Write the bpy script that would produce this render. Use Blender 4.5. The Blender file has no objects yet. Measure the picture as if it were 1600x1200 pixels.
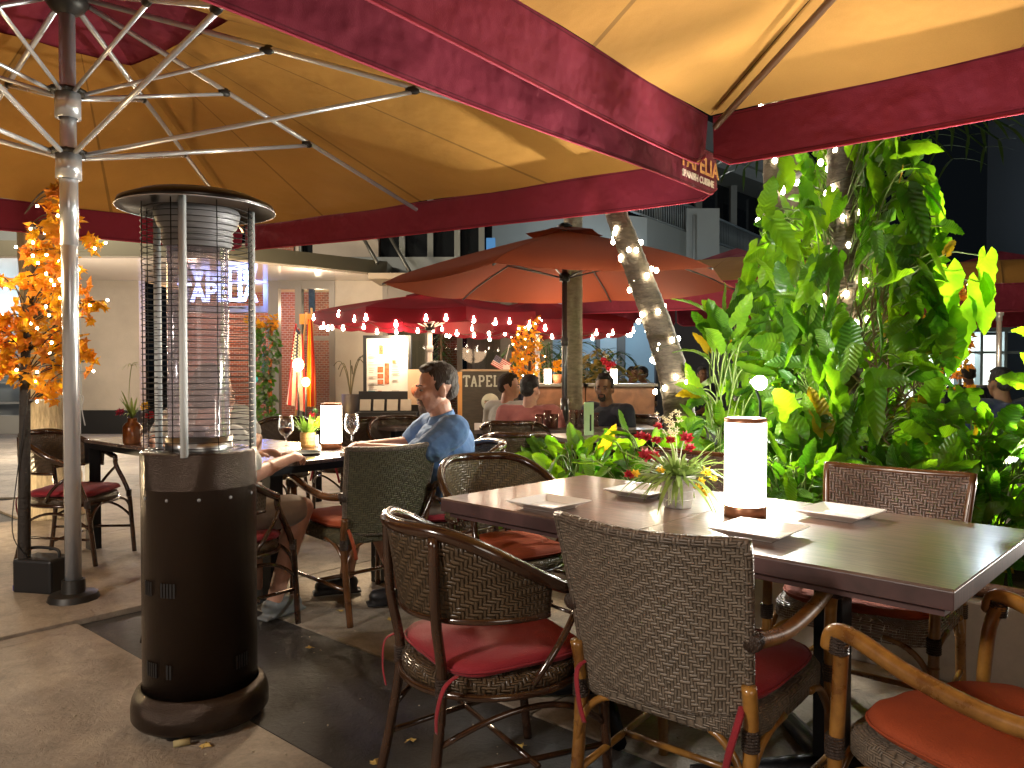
import bpy, bmesh, math, random
from mathutils import Vector, Matrix, Euler
R = math.radians
rnd = random.Random(7)
S = bpy.context.scene
COL = S.collection

# ------------------------------------------------------------------ camera
F = 1202.0                      # focal length in pixels of a 1600 px wide frame
CAMZ = 1.25
PITCH = math.atan(25.0/F)
cam_d = bpy.data.cameras.new('camera'); cam = bpy.data.objects.new('camera', cam_d); COL.objects.link(cam)
cam.location = (0, 0, CAMZ); cam.rotation_euler = (R(90)-PITCH, 0, 0)
cam_d.sensor_width = 36; cam_d.lens = 36*F/1600; cam_d.clip_end = 500; cam_d.clip_start = 0.05
S.camera = cam

def at(px, py, Y):
    u = (px-800)/F; v = (600-py)/F
    d = Vector((u, math.cos(PITCH)+v*math.sin(PITCH), -math.sin(PITCH)+v*math.cos(PITCH)))
    return Vector((0, 0, CAMZ)) + d*(Y/d.y)
def gnd(px, py, z=0.0):
    p = at(px, py, 1.0); d = p-Vector((0, 0, CAMZ))
    return Vector((0, 0, CAMZ)) + d*((z-CAMZ)/d.z)

# ------------------------------------------------------------------ world, exposure
W = bpy.data.worlds.new('World'); S.world = W; W.use_nodes = True
wn = W.node_tree; bg = wn.nodes['Background']
sky = wn.nodes.new('ShaderNodeTexSky'); sky.sky_type = 'NISHITA'; sky.sun_disc = False
sky.sun_elevation = R(-8); sky.sun_rotation = R(200)
add = wn.nodes.new('ShaderNodeMixRGB'); add.blend_type = 'ADD'; add.inputs[0].default_value = 1
add.inputs[2].default_value = (0.012, 0.016, 0.020, 1)
wn.links.new(sky.outputs[0], add.inputs[1]); wn.links.new(add.outputs[0], bg.inputs[0])
bg.inputs[1].default_value = 0.10
S.view_settings.view_transform = 'Standard'; S.view_settings.look = 'None'
S.view_settings.exposure = 1.25; S.view_settings.gamma = 1
cy = S.cycles
cy.use_denoising = True
try: cy.denoiser = 'OPENIMAGEDENOISE'
except Exception: pass
cy.max_bounces = 7; cy.diffuse_bounces = 3; cy.glossy_bounces = 4; cy.transmission_bounces = 6
cy.transparent_max_bounces = 24; cy.sample_clamp_indirect = 4; cy.use_light_tree = True
cy.caustics_reflective = False; cy.caustics_refractive = False

def lamp(name, loc, power, color=(1, 1, 1), radius=0.05, spot=None, aim=None, blend=0.4):
    d = bpy.data.lights.new(name, 'SPOT' if spot else 'POINT'); d.energy = power; d.color = color; d.shadow_soft_size = radius
    if spot: d.spot_size = R(spot); d.spot_blend = blend
    o = bpy.data.objects.new(name, d); COL.objects.link(o); o.location = loc
    if aim is not None: o.rotation_euler = (Vector(aim)-Vector(loc)).to_track_quat('-Z', 'Y').to_euler()
    return o

# ------------------------------------------------------------------ materials
MATS = {}
def mat(name, col=(.5, .5, .5), rough=.6, metal=0, bump=0, bscale=60, var=0, vscale=8, emit=0, ecol=None, trans=0, tl=0, spec=.5, alpha=1, coat=0, stretch=None, vcol=None, sheen=0):
    if name in MATS: return MATS[name]
    m = bpy.data.materials.new(name); m.use_nodes = True; nt = m.node_tree; b = nt.nodes['Principled BSDF']
    b.inputs['Base Color'].default_value = (*col, 1); b.inputs['Roughness'].default_value = rough; b.inputs['Metallic'].default_value = metal
    b.inputs['Specular IOR Level'].default_value = spec
    if coat: b.inputs['Coat Weight'].default_value = coat; b.inputs['Coat Roughness'].default_value = .1
    if sheen: b.inputs['Sheen Weight'].default_value = sheen
    if trans: b.inputs['Transmission Weight'].default_value = trans
    if alpha < 1: b.inputs['Alpha'].default_value = alpha
    if emit:
        b.inputs['Emission Color'].default_value = (*(ecol or col), 1); b.inputs['Emission Strength'].default_value = emit
    tc = None
    if var or bump:
        tc = nt.nodes.new('ShaderNodeTexCoord'); mp = nt.nodes.new('ShaderNodeMapping')
        nt.links.new(tc.outputs['Object'], mp.inputs[0])
        if stretch: mp.inputs['Scale'].default_value = stretch
    if var:
        n = nt.nodes.new('ShaderNodeTexNoise'); n.inputs['Scale'].default_value = vscale; n.inputs['Detail'].default_value = 6
        n.inputs['Roughness'].default_value = .65
        cr = nt.nodes.new('ShaderNodeValToRGB'); e = cr.color_ramp.elements
        lo = vcol or tuple(max(0, c*(1-var)) for c in col); hi = tuple(min(1, c*(1+var*.8)) for c in col)
        e[0].position = .32; e[1].position = .68; e[0].color = (*lo, 1); e[1].color = (*hi, 1)
        nt.links.new(mp.outputs[0], n.inputs[0]); nt.links.new(n.outputs[0], cr.inputs[0]); nt.links.new(cr.outputs[0], b.inputs['Base Color'])
        colout = cr.outputs[0]
        rr = nt.nodes.new('ShaderNodeMapRange'); rr.inputs['To Min'].default_value = max(.02, rough-.12); rr.inputs['To Max'].default_value = min(1, rough+.12)
        nt.links.new(n.outputs[0], rr.inputs[0]); nt.links.new(rr.outputs[0], b.inputs['Roughness'])
    if bump:
        n2 = nt.nodes.new('ShaderNodeTexNoise'); n2.inputs['Scale'].default_value = bscale; n2.inputs['Detail'].default_value = 4
        bp = nt.nodes.new('ShaderNodeBump'); bp.inputs['Strength'].default_value = bump; bp.inputs['Distance'].default_value = .01
        nt.links.new(mp.outputs[0], n2.inputs[0]); nt.links.new(n2.outputs[0], bp.inputs['Height']); nt.links.new(bp.outputs[0], b.inputs['Normal'])
    if tl:
        t = nt.nodes.new('ShaderNodeBsdfTranslucent'); mx = nt.nodes.new('ShaderNodeMixShader'); mx.inputs[0].default_value = tl
        t.inputs[0].default_value = (*col, 1)
        if var: nt.links.new(colout, t.inputs[0])
        out = nt.nodes['Material Output']; nt.links.new(b.outputs[0], mx.inputs[1]); nt.links.new(t.outputs[0], mx.inputs[2]); nt.links.new(mx.outputs[0], out.inputs[0])
    MATS[name] = m; return m

def nmath(nt, op, a, b=None, c=None):
    n = nt.nodes.new('ShaderNodeMath'); n.operation = op
    for i, v in enumerate((a, b, c)):
        if v is None: continue
        if isinstance(v, (int, float)): n.inputs[i].default_value = v
        else: nt.links.new(v, n.inputs[i])
    return n.outputs[0]

def weave(name, dark, light, cell=.011, rough=.45, zig=6, zrows=0, hole=0.0, spec=.5):
    """twill / herringbone weave from UVs in metres"""
    if name in MATS: return MATS[name]
    m = bpy.data.materials.new(name); m.use_nodes = True; nt = m.node_tree; b = nt.nodes['Principled BSDF']
    b.inputs['Roughness'].default_value = rough; b.inputs['Specular IOR Level'].default_value = spec
    tc = nt.nodes.new('ShaderNodeTexCoord'); sp = nt.nodes.new('ShaderNodeSeparateXYZ'); nt.links.new(tc.outputs['UV'], sp.inputs[0])
    nz = nt.nodes.new('ShaderNodeTexNoise'); nz.inputs['Scale'].default_value = 22; nz.inputs['Detail'].default_value = 2; nt.links.new(tc.outputs['Object'], nz.inputs[0])
    sc_ = nt.nodes.new('ShaderNodeSeparateColor'); nt.links.new(nz.outputs['Color'], sc_.inputs[0])
    u = nmath(nt, 'ADD', nmath(nt, 'MULTIPLY', sp.outputs[0], 1/cell), nmath(nt, 'MULTIPLY', sc_.outputs[0], .9)); v = nmath(nt, 'ADD', nmath(nt, 'MULTIPLY', sp.outputs[1], 1/cell), nmath(nt, 'MULTIPLY', sc_.outputs[1], .9))
    i = nmath(nt, 'FLOOR', u); j = nmath(nt, 'FLOOR', v)
    tri = nmath(nt, 'PINGPONG', (j if zrows else i), float(zig))
    k = nmath(nt, 'ADD', tri, (i if zrows else j))
    md = nmath(nt, 'FLOORED_MODULO', k, 4.0)
    over = nmath(nt, 'LESS_THAN', md, 1.5)
    fu = nmath(nt, 'FRACT', u); fv = nmath(nt, 'FRACT', v)
    def prof(f):
        d = nmath(nt, 'ABSOLUTE', nmath(nt, 'SUBTRACT', f, .5))
        return nmath(nt, 'SUBTRACT', 1.0, nmath(nt, 'POWER', nmath(nt, 'MULTIPLY', d, 2.0), 2.6))
    # over: strand runs along u (profile across v); under: strand along v
    pu, pv = prof(fu), prof(fv)
    mx = nt.nodes.new('ShaderNodeMix'); mx.data_type = 'FLOAT'
    nt.links.new(over, mx.inputs[0]); nt.links.new(pu, mx.inputs[2]); nt.links.new(pv, mx.inputs[3])
    h = mx.outputs[0]
    n = nt.nodes.new('ShaderNodeTexNoise'); n.inputs['Scale'].default_value = 35; nt.links.new(tc.outputs['Object'], n.inputs[0])
    hv = nmath(nt, 'MULTIPLY', nmath(nt, 'MULTIPLY_ADD', over, .22, .72), nmath(nt, 'POWER', h, .7))
    hv = nmath(nt, 'MULTIPLY', hv, nmath(nt, 'MULTIPLY_ADD', n.outputs[0], 1.0, .5))
    cr = nt.nodes.new('ShaderNodeValToRGB'); cr.color_ramp.elements[0].color = (*dark, 1); cr.color_ramp.elements[1].color = (*light, 1)
    nt.links.new(hv, cr.inputs[0]); nt.links.new(cr.outputs[0], b.inputs['Base Color'])
    bp = nt.nodes.new('ShaderNodeBump'); bp.inputs['Strength'].default_value = .9; bp.inputs['Distance'].default_value = cell*.35
    nt.links.new(h, bp.inputs['Height']); nt.links.new(bp.outputs[0], b.inputs['Normal'])
    if hole:
        mul = nmath(nt, 'MULTIPLY', pu, pv)
        al = nmath(nt, 'GREATER_THAN', nmath(nt, 'MAXIMUM', nmath(nt, 'MULTIPLY', mul, 1.0), nmath(nt, 'MULTIPLY', over, nmath(nt, 'GREATER_THAN', pv, hole))), hole)
        nt.links.new(al, b.inputs['Alpha'])
    MATS[name] = m; return m

def canvas(name, c, tl, seams=(), hem=None, rough=.85, bump=.5):
    m = bpy.data.materials.new(name); m.use_nodes = True; nt = m.node_tree; b = nt.nodes['Principled BSDF']; b.inputs['Roughness'].default_value = rough; b.inputs['Specular IOR Level'].default_value = .25
    tc = nt.nodes.new('ShaderNodeTexCoord'); sp = nt.nodes.new('ShaderNodeSeparateXYZ'); nt.links.new(tc.outputs['UV'], sp.inputs[0])
    def noi(sc, det, co='Object'):
        n = nt.nodes.new('ShaderNodeTexNoise'); n.inputs['Scale'].default_value = sc; n.inputs['Detail'].default_value = det; nt.links.new(tc.outputs[co], n.inputs[0]); return n.outputs[0]
    st, fine, big = noi(1.6, 7), noi(220, 2), noi(3.2, 3)
    line = None
    for s in seams:
        d = nmath(nt, 'LESS_THAN', nmath(nt, 'ABSOLUTE', nmath(nt, 'SUBTRACT', sp.outputs[0], s)), .0028); line = d if line is None else nmath(nt, 'MAXIMUM', line, d)
    if hem:
        for h in hem: 
            d = nmath(nt, 'LESS_THAN', nmath(nt, 'ABSOLUTE', nmath(nt, 'SUBTRACT', sp.outputs[1], h)), .010); line = d if line is None else nmath(nt, 'MAXIMUM', line, d)
    f = nmath(nt, 'ADD', nmath(nt, 'MULTIPLY', st, .55), .72); f = nmath(nt, 'MULTIPLY', f, nmath(nt, 'MULTIPLY_ADD', fine, .22, .89))
    if line is not None: f = nmath(nt, 'MULTIPLY', f, nmath(nt, 'MULTIPLY_ADD', line, -.42, 1.0))
    vm = nt.nodes.new('ShaderNodeVectorMath'); vm.operation = 'SCALE'; vm.inputs[0].default_value = c; nt.links.new(f, vm.inputs['Scale']); nt.links.new(vm.outputs[0], b.inputs['Base Color'])
    hgt = nmath(nt, 'ADD', nmath(nt, 'MULTIPLY', big, 1.0), nmath(nt, 'MULTIPLY', fine, .02))
    if line is not None: hgt = nmath(nt, 'ADD', hgt, nmath(nt, 'MULTIPLY', line, .05))
    bp = nt.nodes.new('ShaderNodeBump'); bp.inputs['Strength'].default_value = bump; bp.inputs['Distance'].default_value = .08; nt.links.new(hgt, bp.inputs['Height']); nt.links.new(bp.outputs[0], b.inputs['Normal'])
    t = nt.nodes.new('ShaderNodeBsdfTranslucent'); nt.links.new(vm.outputs[0], t.inputs[0]); mx = nt.nodes.new('ShaderNodeMixShader'); mx.inputs[0].default_value = tl
    out = nt.nodes['Material Output']; nt.links.new(b.outputs[0], mx.inputs[1]); nt.links.new(t.outputs[0], mx.inputs[2]); nt.links.new(mx.outputs[0], out.inputs[0]); MATS[name] = m; return m

# ------------------------------------------------------------------ geometry collector
class G:
    def __init__(s): s.v = []; s.f = []; s.sm = []; s.uv = []; s.mi = []; s.M = None; s.cur = 0
    def _add(s, vs, fs, smooth, uvs=None):
        o = len(s.v); M = s.M
        s.v += [tuple(M @ Vector(p)) for p in vs] if M else [tuple(p) for p in vs]
        for k, f in enumerate(fs):
            s.f.append(tuple(i+o for i in f)); s.sm.append(smooth); s.mi.append(s.cur)
            s.uv.append([uvs[i] for i in f] if uvs else None)
        return s
    def box(s, c, d, rot=None, taper=1.0):
        hx, hy, hz = d[0]/2, d[1]/2, d[2]/2
        vs = [(-hx*(1), -hy, -hz), (hx, -hy, -hz), (hx, hy, -hz), (-hx, hy, -hz), (-hx*taper, -hy*taper, hz), (hx*taper, -hy*taper, hz), (hx*taper, hy*taper, hz), (-hx*taper, hy*taper, hz)]
        if rot is not None:
            E = rot if isinstance(rot, Matrix) else Euler(rot).to_matrix(); vs = [E @ Vector(p) for p in vs]
        vs = [(p[0]+c[0], p[1]+c[1], p[2]+c[2]) for p in vs]
        return s._add(vs, [(0, 3, 2, 1), (4, 5, 6, 7), (0, 1, 5, 4), (1, 2, 6, 5), (2, 3, 7, 6), (3, 0, 4, 7)], False)
    def tube(s, pts, r, n=8, cap=True, closed=False, flat=1.0):
        pts = [Vector(p) for p in pts]; m = len(pts)
        rs = r if isinstance(r, (list, tuple)) else [r]*m
        vs = []; fs = []; uvs = []
        t0 = (pts[1]-pts[0]).normalized(); a = Vector((0, 0, 1)) if abs(t0.z) < .9 else Vector((1, 0, 0))
        nrm = t0.cross(a).normalized(); L = 0
        for i in range(m):
            if closed: t = (pts[(i+1) % m]-pts[i-1]).normalized()
            else: t = (pts[min(i+1, m-1)]-pts[max(i-1, 0)])
            t = t.normalized() if t.length > 1e-9 else t0
            nrm = nrm - t*nrm.dot(t); nrm = nrm.normalized() if nrm.length > 1e-6 else t.orthogonal().normalized(); bi = t.cross(nrm)
            if i: L += (pts[i]-pts[i-1]).length
            for k in range(n):
                an = 2*math.pi*k/n
                vs.append(pts[i]+nrm*math.cos(an)*rs[i]+bi*math.sin(an)*rs[i]*flat); uvs.append((k/n*2*math.pi*rs[i], L))
        for i in range(m if closed else m-1):
            j = (i+1) % m
            for k in range(n):
                fs.append((i*n+k, i*n+(k+1) % n, j*n+(k+1) % n, j*n+k))
        if cap and not closed: fs += [tuple(range(n-1, -1, -1)), tuple((m-1)*n+k for k in range(n))]
        return s._add(vs, fs, True, uvs)
    def lathe(s, prof, c=(0, 0, 0), n=24, smooth=True, a0=0, a1=2*math.pi):
        full = abs(a1-a0-2*math.pi) < 1e-6; cols = n if full else n+1
        vs = []; uvs = []
        for (r, z) in prof:
            for k in range(cols):
                an = a0+(a1-a0)*k/n
                vs.append((c[0]+r*math.cos(an), c[1]+r*math.sin(an), c[2]+z)); uvs.append((an*max(r, .01), z))
        fs = []
        for i in range(len(prof)-1):
            for k in range(n):
                k2 = (k+1) % cols
                fs.append((i*cols+k, i*cols+k2, (i+1)*cols+k2, (i+1)*cols+k))
        return s._add(vs, fs, smooth, uvs)
    def ell(s, c, r, n=12, m=8, rot=None):
        vs = [(0, 0, -1)]+[(math.cos(2*math.pi*k/n)*math.sin(math.pi*i/m), math.sin(2*math.pi*k/n)*math.sin(math.pi*i/m), -math.cos(math.pi*i/m)) for i in range(1, m) for k in range(n)]+[(0, 0, 1)]
        r = (r, r, r) if isinstance(r, (int, float)) else r
        E = None if rot is None else (rot if isinstance(rot, Matrix) else Euler(rot).to_matrix())
        o = []
        for p in vs:
            q = Vector((p[0]*r[0], p[1]*r[1], p[2]*r[2]))
            if E is not None: q = E @ q
            o.append((q.x+c[0], q.y+c[1], q.z+c[2]))
        fs = [(0, 1+(k+1) % n, 1+k) for k in range(n)]
        for i in range(m-2):
            for k in range(n): fs.append((1+i*n+k, 1+i*n+(k+1) % n, 1+(i+1)*n+(k+1) % n, 1+(i+1)*n+k))
        L = len(o)-1
        fs += [(L, 1+(m-2)*n+k, 1+(m-2)*n+(k+1) % n) for k in range(n)]
        return s._add(o, fs, True)
    def cone(s, p0, r0, p1, r1, n=12):
        """closed round cone (rounded ends)"""
        p0, p1 = Vector(p0), Vector(p1); d = (p1-p0); L = d.length; t = d.normalized() if L > 1e-6 else Vector((0, 0, 1))
        pts = []; rs = []
        for a in (80, 60, 35): pts.append(p0-t*r0*math.sin(R(a))); rs.append(r0*math.cos(R(a)))
        pts.append(p0); rs.append(r0); pts.append((p0+p1)/2); rs.append((r0+r1)/2); pts.append(p1); rs.append(r1)
        for a in (35, 60, 80): pts.append(p1+t*r1*math.sin(R(a))); rs.append(r1*math.cos(R(a)))
        return s.tube(pts, rs, n)
    def grid(s, fn, nu, nv, smooth=True, uvfn=None):
        vs = []; uvs = []
        for i in range(nu+1):
            for j in range(nv+1):
                u, v = i/nu, j/nv; vs.append(fn(u, v)); uvs.append(uvfn(u, v) if uvfn else (u, v))
        fs = [(i*(nv+1)+j, (i+1)*(nv+1)+j, (i+1)*(nv+1)+j+1, i*(nv+1)+j+1) for i in range(nu) for j in range(nv)]
        return s._add(vs, fs, smooth, uvs)
    def prism(s, poly, z0, z1):
        n = len(poly)
        vs = [(p[0], p[1], z0) for p in poly]+[(p[0], p[1], z1) for p in poly]
        fs = [tuple(range(n-1, -1, -1)), tuple(range(n, 2*n))]+[(k, (k+1) % n, n+(k+1) % n, n+k) for k in range(n)]
        return s._add(vs, fs, False)
    def poly(s, pts, smooth=False): return s._add(pts, [tuple(range(len(pts)))], smooth)
    def mesh(s, name, mats):
        me = bpy.data.meshes.new(name); me.from_pydata(s.v, [], s.f)
        me.polygons.foreach_set('use_smooth', s.sm); me.polygons.foreach_set('material_index', s.mi)
        if any(u is not None for u in s.uv):
            ul = me.uv_layers.new(name='uv'); flat = []
            for f, u in zip(s.f, s.uv):
                for k in range(len(f)): flat += (u[k] if u else (0.0, 0.0))
            ul.data.foreach_set('uv', flat)
        for m in (mats if isinstance(mats, (list, tuple)) else [mats]): me.materials.append(m)
        me.update(); return me
    def build(s, name, mats, parent=None, bevel=0, solid=0, remesh=0, smooth=0, sub=0):
        o = bpy.data.objects.new(name, s.mesh(name, mats)); COL.objects.link(o)
        if parent is not None: o.parent = parent
        if remesh:
            md = o.modifiers.new('r', 'REMESH'); md.mode = 'VOXEL'; md.voxel_size = remesh; md.use_smooth_shade = True
        if smooth:
            md = o.modifiers.new('s', 'SMOOTH'); md.factor = .5; md.iterations = smooth
        if solid:
            md = o.modifiers.new('t', 'SOLIDIFY'); md.thickness = solid; md.offset = 0
        if bevel:
            md = o.modifiers.new('b', 'BEVEL'); md.width = bevel; md.segments = 2; md.limit_method = 'ANGLE'; md.angle_limit = R(40)
        if sub:
            md = o.modifiers.new('u', 'SUBSURF'); md.levels = sub; md.render_levels = sub
        return o

def tag(o, label=None, cat=None, group=None, kind=None):
    if label: o['label'] = label
    if cat: o['category'] = cat
    if group: o['group'] = group
    if kind: o['kind'] = kind
    return o
def thing(name, label, cat, loc=(0, 0, 0), rz=0, group=None, scale=1):
    o = bpy.data.objects.new(name, None); COL.objects.link(o); o.location = loc; o.rotation_euler = (0, 0, rz)
    o.empty_display_size = .1
    if scale != 1: o.scale = (scale,)*3
    return tag(o, label, cat, group)
def kids(o): return [c for c in COL.objects if c.parent is o]
def dup(root, loc=None, rz=None, label=None, parent=None, scale=None):
    c = root.copy(); COL.objects.link(c)
    if parent is not None: c.parent = parent
    if loc is not None: c.location = loc
    if rz is not None: c.rotation_euler = (0, 0, rz)
    if label: c['label'] = label
    if scale: c.scale = (scale,)*3
    for k in kids(root): dup(k, parent=c)
    return c
def sub_part(o, name, g, m, **kw): return g.build(name, m, o, **kw)
def arc(c, r, a0, a1, n, axis='z'):
    out = []
    for k in range(n+1):
        a = R(a0+(a1-a0)*k/n); x, y = r*math.cos(a), r*math.sin(a)
        out.append((c[0]+x, c[1]+y, c[2]) if axis == 'z' else ((c[0]+x, c[1], c[2]+y) if axis == 'y' else (c[0], c[1]+x, c[2]+y)))
    return out
def bez(p0, p1, p2, n=8):
    p0, p1, p2 = Vector(p0), Vector(p1), Vector(p2)
    return [p0*(1-t)**2+p1*2*t*(1-t)+p2*t*t for t in [k/n for k in range(n+1)]]
def spl(pts, n=6):
    P = [Vector(p) for p in pts]; out = []
    for i in range(len(P)-1):
        a, b, c, d = P[max(i-1, 0)], P[i], P[i+1], P[min(i+2, len(P)-1)]
        for k in range(n):
            t = k/n
            out.append(.5*((2*b)+(c-a)*t+(2*a-5*b+4*c-d)*t*t+(3*b-a-3*c+d)*t**3))
    out.append(P[-1]); return out
def text_mesh(name, body, size, m, parent, loc, rot, ext=.004, bold=0, spacing=1):
    cu = bpy.data.curves.new(name, 'FONT'); cu.body = body; cu.size = size; cu.extrude = ext; cu.offset = bold; cu.align_x = 'CENTER'; cu.align_y = 'CENTER'
    cu.space_character = spacing; cu.materials.append(m)
    tmp = bpy.data.objects.new(name, cu); COL.objects.link(tmp)
    me = bpy.data.meshes.new_from_object(tmp.evaluated_get(bpy.context.evaluated_depsgraph_get()))
    bpy.data.objects.remove(tmp); me.materials.clear(); me.materials.append(m)
    o = bpy.data.objects.new(name, me); COL.objects.link(o); o.parent = parent; o.location = loc; o.rotation_euler = rot
    return o
# ------------------------------------------------------------------ lights: lamps of the place and added fill lamps
FLOOD = at(1187, 598, 3.62)
lamp('floodlight_light', FLOOD+Vector((-.015, -.06, .02)), 45, (1.0, .96, .88), .022, spot=150, aim=(.3, .5, 2.6), blend=.5)
lamp('planter_flood_light', (3.1, 3.45, .75), 235, (1.0, .91, .80), .035, spot=80, aim=(.1, 2.0, 3.0), blend=.25)
lamp('leaf_backlight_fill', (2.15, 5.6, .7), 300, (1.0, .98, .86), .06, spot=120, aim=(1.6, 4.1, 1.5), blend=.4)  # added backlight that makes the climber leaves glow through
lamp('rear_left_fill', (-4.6, -1.8, 3.6), 430, (1.0, .88, .76), .4)  # added fill behind the camera for the left paving, no lamp post
lamp('rear_right_fill', (1.0, -1.9, 1.9), 48, (1.0, .90, .78), .8)  # added soft fill behind the camera for chair and heater fronts
lamp('road_lamp_light', (-7.0, 10.5, 4.6), 460, (1.0, .84, .64), .5)
lamp('facade_fill', (-6.4, 11.2, 1.5), 105, (1.0, .86, .68), .12)  # added fill that lifts the left facade wall, no fixture
lamp('doorway_lamp_light', (-3.2, 11.0, 2.6), 48, (1.0, .78, .50), .12)
lamp('pole_uplight', (-4.4, 5.4, .35), 24, (1.0, .74, .42), .06)
lamp('floor_fill_spot', (-1.0, 5.9, 2.1), 150, (1.0, .80, .55), .22, spot=66, aim=(-.45, 3.2, 0), blend=.6)  # added spot for the warm patch on the floor, no fixture
lamp('floodlight_spill', FLOOD+Vector((-.06, .22, .05)), 20, (1.0, .98, .90), .03)
lamp('bush_fill', (2.6, 4.3, .62), 26, (1.0, .98, .88), .08)  # added fill to brighten the low greenery at the right
lamp('trunk_fill', (1.5, 7.9, 1.5), 7, (1.0, .80, .56), .1)  # added fill for the grey palm trunk, no fixture there
lamp('climber_top_fill', (2.7, 6.1, 1.6), 80, (1.0, .98, .86), .05, spot=95, aim=(1.85, 4.3, 2.0), blend=.4)  # added light from behind for the upper climber leaves
# ------------------------------------------------------------------ setting: ground
def concrete(name, c, rough=.75, crack=True):
    m = bpy.data.materials.new(name); m.use_nodes = True; nt = m.node_tree; b = nt.nodes['Principled BSDF']
    tc = nt.nodes.new('ShaderNodeTexCoord')
    def noise(sc, det=8, ro=.6, dist=0):
        n = nt.nodes.new('ShaderNodeTexNoise'); n.inputs['Scale'].default_value = sc; n.inputs['Detail'].default_value = det; n.inputs['Roughness'].default_value = ro
        n.inputs['Distortion'].default_value = dist; nt.links.new(tc.outputs['Object'], n.inputs[0]); return n.outputs[0]
    a, bb, cc, dd = noise(.9, 5), noise(7, 9, .7, .6), noise(60, 6, .7), noise(14, 8, .75, 1.5)
    mixv = nmath(nt, 'ADD', nmath(nt, 'MULTIPLY', a, .45), nmath(nt, 'ADD', nmath(nt, 'MULTIPLY', bb, .4), nmath(nt, 'MULTIPLY', cc, .15)))
    cr = nt.nodes.new('ShaderNodeValToRGB'); e = cr.color_ramp.elements
    e[0].position = .36; e[1].position = .64; e[0].color = (*[x*.36 for x in c], 1); e[1].color = (*[x*1.40 for x in c], 1)
    nt.links.new(mixv, cr.inputs[0]); nt.links.new(cr.outputs[0], b.inputs['Base Color'])
    mr = nt.nodes.new('ShaderNodeMapRange'); mr.inputs['To Min'].default_value = rough-.25; mr.inputs['To Max'].default_value = rough+.15
    nt.links.new(bb, mr.inputs[0]); nt.links.new(mr.outputs[0], b.inputs['Roughness'])
    bp = nt.nodes.new('ShaderNodeBump'); bp.inputs['Strength'].default_value = .8; bp.inputs['Distance'].default_value = .022
    hh = nmath(nt, 'ADD', nmath(nt, 'MULTIPLY', dd, .9), nmath(nt, 'MULTIPLY', cc, .35))
    nt.links.new(hh, bp.inputs['Height']); nt.links.new(bp.outputs[0], b.inputs['Normal'])
    return m
M_conc = concrete('stamped_concrete', (.35, .29, .225))
M_dark = concrete('dark_slab', (.045, .04, .038), .6)
M_asph = concrete('asphalt', (.06, .056, .052), .8)
M_pave = concrete('pale_paving', (.27, .24, .20), .7)
g = G(); g.box((0, 60, -.10), (400, 400, .16)); tag(g.build('ground', M_asph), kind='structure')
D1 = Vector((.755, -.656, 0)); D2 = Vector((.656, .755, 0))     # the furniture's grid directions
def rect(c, a, b, z0, z1, g):
    c = Vector(c); P = [c-D1*a/2-D2*b/2, c+D1*a/2-D2*b/2, c+D1*a/2+D2*b/2, c-D1*a/2+D2*b/2]
    g.prism([(p.x, p.y) for p in P], z0, z1)
def strip(p, w0, w1, l0, l1, z0, z1, g):
    """slab with one edge through p along D1; from w0 to w1 along D2, l0..l1 along D1"""
    p = Vector((p[0], p[1], 0)); q = [p+D1*l0+D2*w0, p+D1*l1+D2*w0, p+D1*l1+D2*w1, p+D1*l0+D2*w1]
    g.prism([(a.x, a.y) for a in q], z0, z1)
# terrace slab with a dark band crossing it, all laid edge to edge
P0 = (-2.03, 3.66)
KB = Vector((-2.13, 3.72, 0))          # where the curb seam crosses
g = G(); strip(P0, -9, 0, -.02, 12, -.02, 0.0, g); strip(P0, -9, 0, -.14, -.03, -.02, -.002, g)
tag(g.build('pavement', M_conc, bevel=.004), kind='structure')
g = G(); strip(P0, .006, .69, -.02, 12, -.02, -.004, g); strip(P0, -9, .69, -.028, -.022, -.02, -.016, g)
tag(g.build('path', M_dark), kind='structure')
g = G()
for k in range(-2, 4): strip(P0, .696, 7, -.02+k*2.2, -.03+(k+1)*2.2, -.02, 0.0 if k >= 0 else .001, g)
strip(P0, -9, .69, -3.2, -.15, -.02, .012, g)
strip(P0, -9, .69, -8, -7.3, -.02, .05, g)
tag(g.build('terrace_floor', M_conc, bevel=.004), kind='structure')
# pale street paving beyond
g = G()
for i in range(-14, 10):
    for j in range(0, 5):
        g.box((i*1.6+.2*(j % 2), 8.2+j*1.6, -.006), (1.588, 1.588, .016))
tag(g.build('street', M_pave, bevel=.004), kind='structure')
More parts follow.
